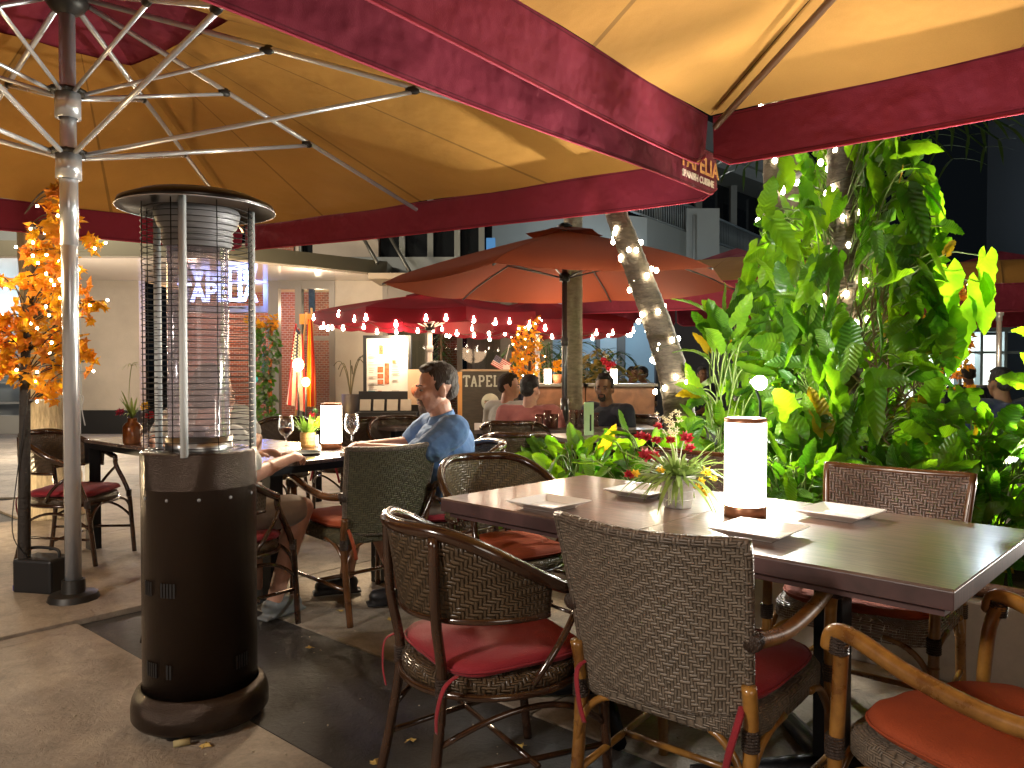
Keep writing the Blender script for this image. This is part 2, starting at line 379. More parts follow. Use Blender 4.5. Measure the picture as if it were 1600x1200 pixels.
# ------------------------------------------------------------------ umbrellas
M_tan = canvas('tan_canvas', (.47, .235, .052), .22, (.25, .5, .75), bump=.35)
M_burg = canvas('burgundy_canvas', (.22, .024, .045), .10, (), (.93, .05), bump=.8)
M_hem = mat('red_hem', (.55, .05, .09), .7, tl=.3)
M_chrome = mat('chrome', (.74, .77, .82), .27, .62, bump=.03, bscale=20)
M_joint = mat('dark_joint', (.035, .033, .03), .45, .5)
M_pole = mat('grey_pole', (.16, .17, .18), .35, .8)
def lerp(a, b, t): return Vector(a)*(1-t)+Vector(b)*t
def big_umbrella(label, O, corners, crown_z, rim_sag=.05, vent=True, pole_r=.05, hub2=2.38, hub1=2.70, drop=.25, base=True, wave=.012, text=None, rib_mat=None):
    """square parasol; corners world (x,y,z) list in order"""
    t = thing('patio_umbrella', label, 'umbrella', (O[0], O[1], 0)); o = Vector((O[0], O[1], 0))
    C = [Vector(c)-o for c in corners]; apex = Vector((0, 0, crown_z)); vr = .27
    chrome = rib_mat or M_chrome
    g = G(); nu, nv = 20, 14; VM = .77 if vent else 1
    seed = rnd.random()*10
    for i in range(4):
        a, b = C[i], C[(i+1) % 4]
        def fn(u, v, a=a, b=b, i=i):
            # u along the edge, v from rim (0) to the crown (1)
            v *= VM
            e = a*(1-u)+b*u; e.z -= rim_sag*4*u*(1-u)*.35
            p = e*(1-v)+apex*v
            s = 4*u*(1-u) if u < .5 else 4*u*(1-u)
            half = abs(math.sin(2*math.pi*u))             # two gores per side, held up at the mid rib
            p.z += (-.028*half*(1-v)*(v+.25)) + .006*math.sin(23*u+7*v+seed+i)*(1-v)
            p.z += .02*math.sin(v*math.pi)
            return p
        g.grid(fn, nu, nv)
    g.build('canopy', M_tan, t)
    if vent:
        g = G()
        for i in range(4):
            a, b = C[i], C[(i+1) % 4]
            g.grid(lambda u, v, a=a, b=b: (lambda e: Vector((e.x*.29*(1-v), e.y*.29*(1-v), crown_z-.165+v*.22-.03*math.sin(math.pi*u)*(1-v))))(a*(1-u)+b*u), 8, 5)
        g.build('vent_lining', M_burg, t)
    g = G(); gh = G()
    for i in range(4):
        a, b = C[i], C[(i+1) % 4]; L = (b-a).length; nrm = Vector(((b-a).y, -(b-a).x, 0)).normalized()
        if nrm.dot((a+b)/2) < 0: nrm = -nrm
        inset = .012/L
        def fv(u, v, a=a, b=b, nrm=nrm, L=L):
            uu = inset+(1-2*inset)*u
            e = a*(1-uu)+b*uu; e.z -= rim_sag*4*uu*(1-uu)*.35
            flare = wave*math.sin(uu*L*2.6+i)*v + .018*math.sin(uu*L*.9+1+i)*v
            cr = min(1, min(u, 1-u)*L/.10); d = drop*(.80+.20*math.sin(min(1, cr)*math.pi/2))
            return e+nrm*(.006+flare)-Vector((0, 0, d*v))
        g.grid(fv, max(12, int(L*9)), 4)
        gh.tube([fv(k/60, 1) for k in range(61)], .0045, 5)
    val = g.build('valance', M_burg, t); gh.build('hem', M_hem, val)
    # pole and hubs
    g = G(); g.tube([(0, 0, .06), (0, 0, crown_z-.06)], pole_r*.9, 20); g.tube([(0, 0, 1.9), (0, 0, hub2)], pole_r*1.0, 20)
    pole = g.build('pole', chrome, t)
    for hz, hn in ((hub2, 'lower_hub'), (hub1, 'upper_hub')):
        g = G(); g.lathe([(pole_r*1.05, -.13), (pole_r*1.4, -.13), (pole_r*1.4, 0), (pole_r*1.05, .0)], (0, 0, hz), 20)
        h = g.build(hn, chrome, t)
        g = G(); g.lathe([(pole_r*1.05, -.008), (pole_r*2.1, -.006), (pole_r*2.1, .01), (pole_r*1.05, .012)], (0, 0, hz+.008), 16)
        for k in range(8):
            an = k*math.pi/4+.4; g.ell((math.cos(an)*pole_r*1.9, math.sin(an)*pole_r*1.9, hz+.01), .014, 6, 4)
        g.build('bracket', M_joint, h)
    g = G(); g.lathe([(pole_r*.9, -.10), (pole_r*1.8, -.07), (pole_r*2.4, -.03), (pole_r*2.0, .01), (.005, .02)], (0, 0, crown_z-.09), 16); g.build('crown', M_joint, t)
    targets = []
    for i in range(4):
        a, b = C[i], C[(i+1) % 4]; targets += [(a, .42, True), ((a+b)/2+Vector((0, 0, -rim_sag*.35)), .5, False)]
    for (e, fr, corner) in targets:
        top = Vector((0, 0, crown_z-.10)); d = Vector((e.x, e.y, 0)).normalized()
        s = top+d*.10; end = e*.985+Vector((0, 0, -.03))
        g = G(); g.tube([s, lerp(s, end, .5)+Vector((0, 0, .0)), end], .016 if pole_r > .04 else .01, 8); rib = g.build('rib', chrome, t)
        j = lerp(s, end, .50 if corner else .58)-Vector((0, 0, .025)); j2 = lerp(s, end, .27 if corner else .33)-Vector((0, 0, .02))
        h = Vector((0, 0, hub2))+d*pole_r*1.9; h2 = Vector((0, 0, hub1))+d*pole_r*1.9
        g = G(); g.tube([h, j], .0135 if pole_r > .04 else .008, 8); g.build('strut', chrome, rib)
        g = G(); g.tube([h2, j2], .011 if pole_r > .04 else .006, 8); g.build('strut', chrome, rib)
        g = G(); M3 = d.to_track_quat('X', 'Z').to_matrix()
        for q in (j, j2):
            g = G(); g.ell(q+Vector((0, 0, .012)), (.045, .02, .028), 8, 6, M3); g.build('rib_joint', M_joint, rib)
    if base:
        g = G(); g.lathe([(pole_r*1.0, .12), (pole_r*1.25, .12), (pole_r*1.3, .05), (pole_r*2.6, .045), (pole_r*2.9, .0)], (0, 0, 0), 12); g.build('base', M_joint, t, bevel=.003)
    return t, C
U1, C1s = big_umbrella('large ochre square parasol on a chrome pole with maroon vent, behind the tower heater',
    (-2.35, 4.1), [(1.2, 4.55, 2.5), (-2.65, 7.65, 2.66), (-5.9, 3.75, 2.5), (-2.05, .6, 2.5)], 3.30, pole_r=.045)
U2, C2s = big_umbrella('brightly lit tan square parasol overhead with maroon valance, its corner above the dining table',
    (1.75, .2), [(.985, 3.85, 2.5), (-1.7, .35, 2.5), (2.3, -2.7, 2.5), (4.9, .35, 2.5)], 3.25, text=None, wave=.006, rib_mat=mat('brown_rib', (.10, .045, .018), .4, .3))
# lettering on the valance by the corner
M_gold = mat('orange_print', (.75, .30, .07), .7); M_cream = mat('cream_print', (.75, .55, .45), .7)
def print_on_edge(par, a, b, txt, s0, size, z, m, o, nm='printed_name'):
    a = Vector(a); b = Vector(b); d = (b-a).normalized(); n = Vector((d.y, -d.x, 0))
    p = a+d*s0+n*.045+Vector((0, 0, z))-Vector((o[0], o[1], 0))
    M3 = Matrix((d, Vector((0, 0, 1)), d.cross(Vector((0, 0, 1))))).transposed()
    return text_mesh(nm, txt, size, m, par, p, M3.to_euler(), .001, .002)
A_, B_ = Vector((1.2, 4.55, 2.5)), Vector((-2.05, .6, 2.5))
val1 = [c for c in kids(U1) if c.name.startswith('valance')][0]
print_on_edge(val1, B_, A_, 'TAPELIA', (A_-B_).length-.30, .13, -.125, M_gold, (-2.35, 4.1))
print_on_edge(val1, B_, A_, 'SPANISH CUISINE', (A_-B_).length-.32, .05, -.205, M_cream, (-2.35, 4.1), 'printed_words')
# ------------------------------------------------------------------ tower heater
M_hammer = mat('hammered_bronze', (.058, .041, .031), .19, .8, bump=.45, bscale=300)
M_steel = mat('brushed_steel', (.50, .50, .49), .3, 1, bump=.05, bscale=80)
M_black = mat('matt_black', (.012, .012, .013), .5)
M_burner = mat('burner_grey', (.30, .30, .31), .5, .3)
def glassmat(name, col=(.95, .95, .97), rough=.02, alpha=.25, haze=0):
    if name in MATS: return MATS[name]
    m = bpy.data.materials.new(name); m.use_nodes = True; nt = m.node_tree; nt.nodes.remove(nt.nodes['Principled BSDF'])
    gl = nt.nodes.new('ShaderNodeBsdfGlossy'); gl.inputs['Roughness'].default_value = rough
    tr = nt.nodes.new('ShaderNodeBsdfTransparent'); tr.inputs[0].default_value = (*col, 1)
    fr = nt.nodes.new('ShaderNodeLayerWeight'); fr.inputs[0].default_value = alpha
    mr = nt.nodes.new('ShaderNodeMapRange'); mr.inputs['To Min'].default_value = .04; mr.inputs['To Max'].default_value = .8
    nt.links.new(fr.outputs['Facing'], mr.inputs[0])
    mx = nt.nodes.new('ShaderNodeMixShader'); nt.links.new(mr.outputs[0], mx.inputs[0]); nt.links.new(tr.outputs[0], mx.inputs[1]); nt.links.new(gl.outputs[0], mx.inputs[2])
    last = mx
    if haze:
        df = nt.nodes.new('ShaderNodeBsdfDiffuse'); df.inputs[0].default_value = (.62, .56, .58, 1); tn = nt.nodes.new('ShaderNodeBsdfTranslucent'); tn.inputs[0].default_value = (.62, .56, .58, 1)
        a = nt.nodes.new('ShaderNodeMixShader'); a.inputs[0].default_value = .5; nt.links.new(df.outputs[0], a.inputs[1]); nt.links.new(tn.outputs[0], a.inputs[2])
        last = nt.nodes.new('ShaderNodeMixShader'); last.inputs[0].default_value = haze; nt.links.new(mx.outputs[0], last.inputs[1]); nt.links.new(a.outputs[0], last.inputs[2])
    nt.links.new(last.outputs[0], nt.nodes['Material Output'].inputs[0]); MATS[name] = m; return m
M_hglass = glassmat('heater_glass', (.80, .75, .80), .08, .40, haze=.28)
hp = gnd(300, 1128)
ht = thing('patio_heater', 'tall round tower patio heater with glass tube and wire guard on a dark speckled drum', 'heater', (hp.x+.01, hp.y+.06, 0), R(-20), scale=.965)
g = G(); g.lathe([(0, .0), (.232, .0), (.240, .012), (.240, .05), (.236, .075), (.226, .098), (.212, .108), (.205, .112)], (0, 0, .022), 64)
hb = g.build('base', M_hammer, ht)
for k in range(3):
    an = k*2.094-1.35; g = G(); g.lathe([(0, 0), (.022, 0), (.022, .026), (0, .026)], (math.cos(an)*.19, math.sin(an)*.19, 0), 10); g.build('foot', M_black, hb)
BR = .199
g = G(); g.lathe([(BR, .13), (BR, .865), (BR+.002, .868)], (0, 0, 0), 72); body = g.build('drum', M_hammer, ht, solid=.002)
g = G(); g.lathe([(BR+.003, .866), (BR+.003, .985), (BR+.001, .993), (BR-.006, .996), (.0, .996)], (0, 0, 0), 72); g.build('top_band', M_hammer, ht)
vg = []
for (z0, a0, n) in ((.235, -1.9, 5), (.235, -1.42, 2), (.235, -.2, 5), (.52, -1.95, 4), (.52, -1.52, 5), (.52, 1.2, 5)):
    g = G()
    for k in range(n):
        an = a0+k*.06; c = (math.cos(an)*(BR+.0008), math.sin(an)*(BR+.0008), z0)
        g.box(c, (.003, .007, .05), (0, 0, an))
    g.build('vent_slots', M_black, body)
for k in range(6):
    an = -2.5+k*.55
    g = G(); g.ell((math.cos(an)*(BR+.001), math.sin(an)*(BR+.001), .835), (.003, .006, .006), 8, 6, (0, 0, an)); g.build('screw', M_burner, body)
g = G(); g.lathe([(0, 0), (.03, 0), (.033, .01), (.026, .022), (0, .022)], (0, 0, 0), 14)
kn = g.build('control_knob', M_black, ht); kn.location = (-.205, -.02, .93); kn.rotation_euler = (0, R(-90), 0)
# top plate with a ring of holes
g = G()
for k in range(22):
    an = 2*math.pi*k/22; g.lathe([(0, .0), (.014, .0)], (math.cos(an)*.152, math.sin(an)*.152, .9972), 8, False)
tag(g.build('air_holes', M_black, ht), kind='stuff')
g = G(); g.lathe([(.112, .996), (.112, 1.04), (.117, 1.045), (.117, 1.0)], (0, 0, 0), 32); g.build('glass_seat', M_steel, ht)
g = G(); g.lathe([(.107, 1.03), (.107, 1.745)], (0, 0, 0), 48); g.build('glass_tube', M_hglass, ht)
g = G(); g.lathe([(.110, 1.735), (.118, 1.74), (.122, 1.80), (.138, 1.815), (.150, 1.86), (.145, 1.875), (.0, 1.88)], (0, 0, 0), 40)
for k in range(5): g.lathe([(.1215, 1.75+k*.012), (.1245, 1.753+k*.012), (.1215, 1.756+k*.012)], (0, 0, 0), 40)
g.build('burner_cap', M_burner, ht)
g = G(); g.lathe([(.02, .996), (.02, 1.06), (.035, 1.065), (.035, 1.075), (0, 1.08)], (0, 0, 0), 16); g.build('burner', M_burner, ht)
for k in range(3):
    an = R(-90+20+8)+k*math.pi*2/3; c = (math.cos(an)*.199, math.sin(an)*.199)
    g = G(); g.tube([(*c, .985), (*c, 1.895)], .0135, 10); g.build('post', mat('post_grey', (.66, .70, .70), .45, 0), ht)
# wire guard
g = G(); GR = .192
for k in range(42):
    z = 1.012+k*.0208; g.tube(arc((0, 0, z), GR, 0, 360, 40)[:-1], .0015, 4, closed=True)
for k in range(8):
    an = k*math.pi/4+.28; g.tube([(math.cos(an)*(GR+.002), math.sin(an)*(GR+.002), 1.0), (math.cos(an)*(GR+.002), math.sin(an)*(GR+.002), 1.885)], .0018, 5)
wg = g.build('wire_guard', mat('wire_dark', (.03, .028, .026), .4, .6), ht); tag(wg, 'thin wire rings around the glass tube')
g = G(); g.lathe([(0, 1.925), (.10, 1.922), (.20, 1.912), (.262, 1.890), (.272, 1.876), (.276, 1.876), (.268, 1.898), (.205, 1.925), (.10, 1.938), (0, 1.945)], (0, 0, 0), 72)
rf = g.build('reflector', mat('reflector_steel', (.06, .058, .056), .3, 1), ht)
g = G(); g.tube(arc((0, 0, 1.876), .275, 0, 360, 72)[:-1], .0018, 6, closed=True); g.build('rolled_rim', M_chrome, rf)
# litter beneath the heater
g = G(); g.tube([(0, 0, 0), (.05, .004, .002)], .011, 10); o = g.build('cork', mat('cork', (.42, .34, .16), .8, bump=.4, bscale=300)); q = gnd(283, 1168); o.location = (q.x-.025, q.y, .011); o.rotation_euler = (0, 0, .25)
tag(o, 'pale cork stub lying on the paving at the foot of the tower heater', 'cork')
# ------------------------------------------------------------------ chairs
M_wk = weave('grey_brown_weave', (.016, .013, .010), (.23, .185, .14), .0088, .42, zig=5, zrows=0)
M_wk_open = weave('open_brown_weave', (.02, .012, .008), (.22, .15, .12), .0125, .4, zig=30, hole=.30)
M_wk_dark = weave('dark_rattan_weave', (.008, .005, .003), (.11, .072, .04), .013, .33, zig=40)
M_wk_green = weave('olive_weave', (.008, .008, .005), (.12, .11, .06), .011, .5, zig=4)
M_bamboo = mat('honey_bamboo', (.30, .145, .028), .30, var=.35, vscale=9, coat=.5, vcol=(.12, .045, .010))
M_bamboo_d = mat('brown_bamboo', (.105, .042, .014), .22, var=.45, vscale=10, coat=.6)
M_rattan = mat('dark_rattan', (.045, .019, .009), .18, var=.4, vscale=12, coat=.7)
M_bind = mat('binding_wrap', (.045, .028, .02), .4, bump=1, bscale=220, stretch=(1, 1, .3))
M_cred = mat('crimson_cushion', (.27, .010, .020), .8, bump=.35, bscale=240, var=.15, vscale=5, sheen=.1)
M_corg = mat('rust_cushion', (.34, .060, .017), .85, bump=.35, bscale=240, var=.15, vscale=5)
def squircle(a, b, n=40, e=.45):
    out = []
    for k in range(n):
        t = 2*math.pi*k/n; c, s = math.cos(t), math.sin(t)
        out.append((a*math.copysign(abs(c)**e, c), b*math.copysign(abs(s)**e, s)))
    return out
CR_TEX = bpy.data.textures.new('crease', 'CLOUDS'); CR_TEX.noise_scale = .09; CR_TEX.noise_depth = 2
def cushion(root, m, w, d, z, cy=0.0, thick=.05, ties=True, tie_y=None):
    g = G(); ring = squircle(w/2, d/2, 44, .5); prof = [(.93, 0), (1.0, .010), (1.015, thick*.5), (.99, thick*.85), (.90, thick*1.02), (.6, thick*1.12), (.25, thick*1.16), (0.01, thick*1.17)]
    vs = []; fs = []
    for (s, zz) in prof:
        for k, p in enumerate(ring): vs.append((p[0]*s, cy+p[1]*s, z+zz+.003*math.sin(9*p[0]+14*p[1])*s))
    n = len(ring)
    for i in range(len(prof)-1):
        for k in range(n): fs.append((i*n+k, i*n+(k+1) % n, (i+1)*n+(k+1) % n, (i+1)*n+k))
    fs.append(tuple(range(n-1, -1, -1))); g._add(vs, fs, True)
    c = g.build('cushion', m, root); md = c.modifiers.new('sub', 'SUBSURF'); md.levels = md.render_levels = 1; md = c.modifiers.new('d', 'DISPLACE'); md.texture = CR_TEX; md.strength = .011; md.mid_level = .5
    g = G(); g.tube([(p[0]*1.018, cy+p[1]*1.018, z+thick*.5) for p in ring], .0035, 5, closed=True); g.build('piping', m, c)
    if ties:
        for s in (-1, 1):
            g = G(); P = spl([(s*(w/2-.03), cy-d/2+.01, z+.02), (s*(w/2-.02), cy-d/2-.035, z+.0), (s*(w/2-.035), cy-d/2-.05, z-.07), (s*(w/2-.05), cy-d/2-.045, z-.13)], 5)
            g.tube(P, [.009]*len(P), 6, flat=.25); g.build('tie', m, c)
    return c
def wraps(g, p, r, ax, h=.03, n=5):
    p = Vector(p); ax = Vector(ax).normalized()
    for k in range(n):
        q = p+ax*((k-(n-1)/2)*h/n); g.tube([q-ax*h/n*.42, q, q+ax*h/n*.42], [r*.96, r*1.06, r*.96], 10)
def square_chair(label, m_w, m_f, m_c, group):
    """woven armchair: local +y is where the sitter faces, origin on the floor under the seat centre"""
    t = thing('woven_armchair', label, 'chair', group=group)
    W = .245; tw = .245
    def back(u, v, off=0):      # u across, v up
        x = (u-.5)*2; cvx = x*(W-.018+.030*v)
        y = -.235-.085*(v)**1.2*1.0-.045*(1-x*x)+.0 - off
        z = .447+.405*v+.012*math.sin(v*3)-.02*(1-x*x)*(v)*0+.01*x*x*v
        if v < .5: z -= .02*(1-x*x)*(1-2*v)
        return Vector((cvx, y, z))
    def thick(u, v, f):
        # closed wrap: front and back faces
        p = back(u, v); return p+Vector((0, f*.011, 0))
    g = G()
    g.grid(lambda u, v: thick(u, v, -1), 24, 20, uvfn=lambda u, v: (u*.5, v*.46))
    g.grid(lambda u, v: thick(1-u, v, 1), 24, 20, uvfn=lambda u, v: (u*.5, v*.46))
    bk = g.build('backrest', m_w, t)
    g = G()
    P = [back(k/20, 1) for k in range(21)]
    g.tube([back(0, v/12) for v in range(13)]+P[1:-1]+[back(1, 1-v/12) for v in range(13)], .0145, 8)
    g.tube([back(k/16, 0) for k in range(17)], .012, 8)
    bd = g.build('wrapped_edge', weave('edge_wrap_'+m_w.name, (.02, .015, .01), (.19, .15, .115), .009, .42, zig=60), bk)
    # legs
    for s in (-1, 1):
        g = G(); P = spl([(s*.235, -.300, .0), (s*.235, -.262, .20), (s*.238, -.242, .40), (s*.240, -.262, .52)], 5); g.tube(P, [.0165, .0165, .0165]+[.0175]*(len(P)-3), 12)
        for z in (.12, .30): g.tube([(s*.235, -.300+.19*z*.9-.001, z-.003), (s*.235, -.300+.19*z*.9, z+.003)], .0185, 12)
        g.build('rear_leg', m_f, t)
        # front leg runs up into the arm
        g = G(); P = spl([(s*.262, .262, 0), (s*.262, .255, .25), (s*.262, .245, .45), (s*.268, .232, .60), (s*.285, .215, .655)], 5); g.tube(P, .0165, 12)
        for z in (.16, .34): g.tube([(s*.262, .257, z-.003), (s*.262, .257, z+.003)], .0185, 12)
        g.build('front_leg', m_f, t)
        g = G(); P = spl([(s*.287, .248, .628), (s*.287, .235, .668), (s*.286, .18, .672), (s*.28, .05, .636), (s*.27, -.12, .615), (s*.25, -.26, .625)], 6)
        g.tube(P, [.015]+[.019]*(len(P)-2)+[.017], 12); arm = g.build('arm', m_f, t)
        g = G(); wraps(g, (s*.25, -.258, .625), .021, (0, 1, 0), .04, 6); g.build('binding', M_bind, arm)
        g = G(); wraps(g, (s*.285, .222, .645), .021, (0, -.1, 1), .04, 6); g.build('binding', M_bind, arm)
        # curved braces
        g = G(); g.tube(bez((s*.262, .252, .26), (s*.25, .24, .39), (s*.262, .08, .405), 9), .010, 8); g.build('brace', m_f, t)
        g = G(); g.tube(bez((s*.238, -.262, .24), (s*.24, -.24, .39), (s*.262, -.10, .405), 9), .010, 8); g.build('brace', m_f, t)
        g = G(); g.tube(bez((s*.262, .252, .26), (s*.245, .255, .39), (s*.12, .262, .405), 9), .010, 8); g.build('brace', m_f, t)
        g = G(); g.tube(bez((s*.236, -.262, .24), (s*.225, -.262, .38), (s*.12, -.25, .395), 9), .010, 8); g.build('brace', m_f, t)
        g = G(); wraps(g, (s*.262, .25, .405), .021, (0, 0, 1), .05, 7); g.build('binding', M_bind, t)
        g = G(); wraps(g, (s*.238, -.245, .39), .021, (0, 0, 1), .05, 7); g.build('binding', M_bind, t)
        g = G(); g.tube([(s*.262, .256, .17), (s*.235, -.27, .17)], .010, 8); g.build('stretcher', m_f, t)
    g = G(); g.tube([(-.25, 0, .17), (.25, 0, .17)], .010, 8); g.build('stretcher', m_f, t)
    # woven seat with a deep apron
    ring = squircle(.255, .262, 40, .38); g = G(); vs = []; uvs = []; fs = []
    prof = [(1.0, .385), (1.03, .395), (1.03, .435), (1.0, .447), (.5, .445), (.02, .445)]; L = 1.9
    for (s, z) in prof:
        for k, p in enumerate(ring+[ring[0]]): vs.append((p[0]*s, p[1]*s, z)); uvs.append((k/40*L, z*1.4+(1-s)*.26))
    n = 41
    for i in range(len(prof)-1):
        for k in range(40): fs.append((i*n+k, i*n+k+1, (i+1)*n+k+1, (i+1)*n+k))
    g._add(vs, fs, True, uvs); g.build('seat', m_w, t)
    cushion(t, m_c, .49, .49, .449, .0, .045)
    return t
def barrel_chair(label, m_w, m_f, m_c, group, rim_gold=False):
    """round-backed rattan chair with a rim that sweeps down into the arms"""
    t = thing('rattan_tub_chair', label, 'chair', group=group)
    def rad(a): return .262+.02*max(0, math.cos(a))
    def rim(u, dz=0, dr=0):     # u 0..1 round the back from one arm tip to the other
        a = R(-62+304*u)+math.pi/2-R(90)   # angle measured so that u=.5 is straight back (-y)
        ang = R(62)-u*R(304)
        x, y = math.sin(ang+math.pi)*-1, 0
        th = R(-28)+u*R(236)-R(0)
        # th: 0 -> +x, decreasing through -y; arm tips lean forward of the side
        th = R(32)-u*R(244)
        k = 1-abs(2*u-1)
        z = .665+.185*(math.sin(min(1, k*1.25)*math.pi/2)**1.7)
        r = .285+dr+.03*(k)
        return Vector((math.cos(th)*r, math.sin(th)*r*1.02, z+dz))
    def wall(u, v):
        k = 1-abs(2*u-1); top = rim(u); low = .615-.015*k
        p = rim(u, 0, -.045*(1-v)*k*1.0-.004); p.z = low+(top.z-.012-low)*v; return p
    g = G(); u0, u1 = .10, .90
    g.grid(lambda u, v: wall(u0+(u1-u0)*u, v), 44, 8, uvfn=lambda u, v: (u*1.05, v*.24)); bk = g.build('backrest', m_w, t, solid=.012)
    g = G(); g.tube([wall(u0+(u1-u0)*k/40, 0) for k in range(41)], .011, 8); g.build('lower_rail', m_f, bk)
    g = G(); P = [rim(k/60) for k in range(61)]; P[0].z -= .03; P[-1].z -= .03
    g.tube(P, [.012, .017]+[.0195]*57+[.017, .012], 12); g.build('arm_rim', m_f, t)
    g = G(); g.tube([rim(.08+.84*k/70, .018, -.004) for k in range(71)], .0045, 5); g.build('rim_lacing', M_bind, t)
    for s in (-1, 1):
        g = G(); e = rim(0 if s > 0 else 1); P = spl([(s*.235, .285, 0), (s*.243, .262, .22), (s*.25, .235, .42), (e.x, e.y, .60), (e.x*.99, e.y-.005, .66)], 5); g.tube(P, .0155, 10); g.build('front_leg', m_f, t)
        a = R(-90+s*33); b = rim(.5-s*.135); g = G()
        P = spl([(math.cos(a)*.34, math.sin(a)*.36, 0), (math.cos(a)*.30, math.sin(a)*.31, .22), (math.cos(a)*.275, math.sin(a)*.28, .43), (b.x*1.0, b.y*1.0, .62), (b.x*1.02, b.y*1.03, b.z-.01)], 5); g.tube(P, .0155, 10)
        g.build('rear_leg', m_f, t)
        g = G(); g.tube(bez((s*.243, .262, .24), (s*.30, .05, .45), (math.cos(a)*.295, math.sin(a)*.30, .26), 12), .009, 8); g.build('brace', m_f, t)
        g = G(); g.tube(bez((s*.246, .255, .26), (s*.23, .26, .385), (s*.09, .25, .40), 9), .009, 8); g.build('brace', m_f, t)
        g = G(); g.tube(bez((e.x, e.y, .60), (s*.33, .06, .56), (s*.285, -.02, .43), 9), .010, 8); g.build('arm_support', m_f, t)
        g = G(); wraps(g, (s*.25, .24, .41), .019, (0, 0, 1), .05, 6); g.build('binding', M_bind, t)
        g = G(); wraps(g, (math.cos(a)*.277, math.sin(a)*.282, .42), .019, (0, 0, 1), .05, 6); g.build('binding', M_bind, t)
        g = G(); g.tube([(s*.24, .268, .18), (math.cos(a)*.31, math.sin(a)*.32, .18)], .009, 8); g.build('stretcher', m_f, t)
    g = G(); g.tube([(-.25, .02, .18), (.25, .02, .18)], .009, 8); g.build('stretcher', m_f, t)
    n = 40; ring = [(math.cos(2*math.pi*k/n)*.262, math.sin(2*math.pi*k/n)*(.262 if math.sin(2*math.pi*k/n) < 0 else .255)) for k in range(n)]
    ring = [(p[0]*(1.0 if p[1] < 0 else 1+.06*abs(math.sin(2*math.pi*i/n*1))), p[1]) for i, p in enumerate(ring)]
    g = G(); vs = []; uvs = []; fs = []; prof = [(.98, .395), (1.03, .405), (1.04, .43), (1.0, .447), (.5, .443), (.02, .443)]
    for (s, z) in prof:
        for k, p in enumerate(ring+[ring[0]]): vs.append((p[0]*s, p[1]*s, z)); uvs.append((k/n*1.7, z*1.4+(1-s)*.26))
    for i in range(len(prof)-1):
        for k in range(n): fs.append((i*(n+1)+k, i*(n+1)+k+1, (i+1)*(n+1)+k+1, (i+1)*(n+1)+k))
    g._add(vs, fs, True, uvs); g.build('seat', m_w, t)
    g = G(); g.tube([(p[0]*1.05, p[1]*1.05, .40) for p in ring], .011, 8, closed=True); g.build('seat_ring', m_f, t)
    cushion(t, m_c, .47, .46, .446, .005, .045)
    return t
def face(dx, dy): return math.atan2(-dx, dy)       # rotation that turns local +y to (dx, dy)
def put(o, loc, rz): o.location = (loc[0], loc[1], 0); o.rotation_euler = (0, 0, rz)
GA = 'woven square-back armchairs'; GB = 'round-backed rattan chairs'
A0 = square_chair('grey-brown herringbone woven armchair with crimson seat, back turned to us at the near table edge', M_wk, M_bamboo, M_cred, GA)
put(A0, (.525, 2.10), face(.64, .77))
def rematerial(o, mp):
    for c in kids(o):
        if c.type == 'MESH':
            names = [mm.name for mm in c.data.materials]
            if any(nn in mp for nn in names):
                c.data = c.data.copy()
                for i, nn in enumerate(names):
                    if nn in mp: c.data.materials[i] = mp[nn]
        rematerial(c, mp)
def chairA(loc, rz, label, mp=None):
    o = dup(A0, (loc[0], loc[1], 0), rz, label)
    if mp: rematerial(o, mp)
    return o
chairA((1.07, 1.60), face(-.45, .9), 'bamboo-armed woven chair with a broad rust seat, partly out of frame at the bottom', {'crimson_cushion': M_corg})
opn = {'crimson_cushion': M_corg, 'grey_brown_weave': M_wk_open, 'edge_wrap_grey_brown_weave': M_bamboo_d}
chairA((1.25, 2.68), face(-.66, -.75), 'open-weave armchair with rust cushion across the table, in front of the planter wall', opn)
chairA((.66, 3.25), face(-.66, -.75), 'woven chair mostly hidden behind the glowing lamp on the near table', opn)
chairA((-.80, 4.06), face(-.66, .75), 'olive woven chair with rust cushion and bamboo legs, between the seated man and us', {'crimson_cushion': M_corg, 'grey_brown_weave': M_wk_green, 'honey_bamboo': M_bamboo_d})
B0 = barrel_chair('dark rattan tub chair with deep crimson cushion at the near end of the table', M_wk_dark, M_rattan, M_cred, GB)
put(B0, (-.065, 2.25), face(.86, .51)); B0.scale = (.95, .95, .97)
def chairB(loc, rz, label, mp=None):
    o = dup(B0, (loc[0], loc[1], 0), rz, label)
    if mp: rematerial(o, mp)
    return o
chairB((-.03, 3.42), face(.5, -.86), 'tub chair with weave coloured as if catching light tucked against the far corner of the near table', {'crimson_cushion': M_corg, 'dark_rattan_weave': weave('painted_glint_weave', (.01, .008, .004), (.20, .16, .085), .013, .3, zig=40)})  # paler weave colours stand for light shining on the wicker
chairB((-2.86, 5.02), face(.98, -.05), 'empty dark tub chair with maroon cushion behind the chrome pole')
chairB((.02, 5.15), face(-.1, 1), 'black-looking tub chair with its back behind the man in the blue shirt')
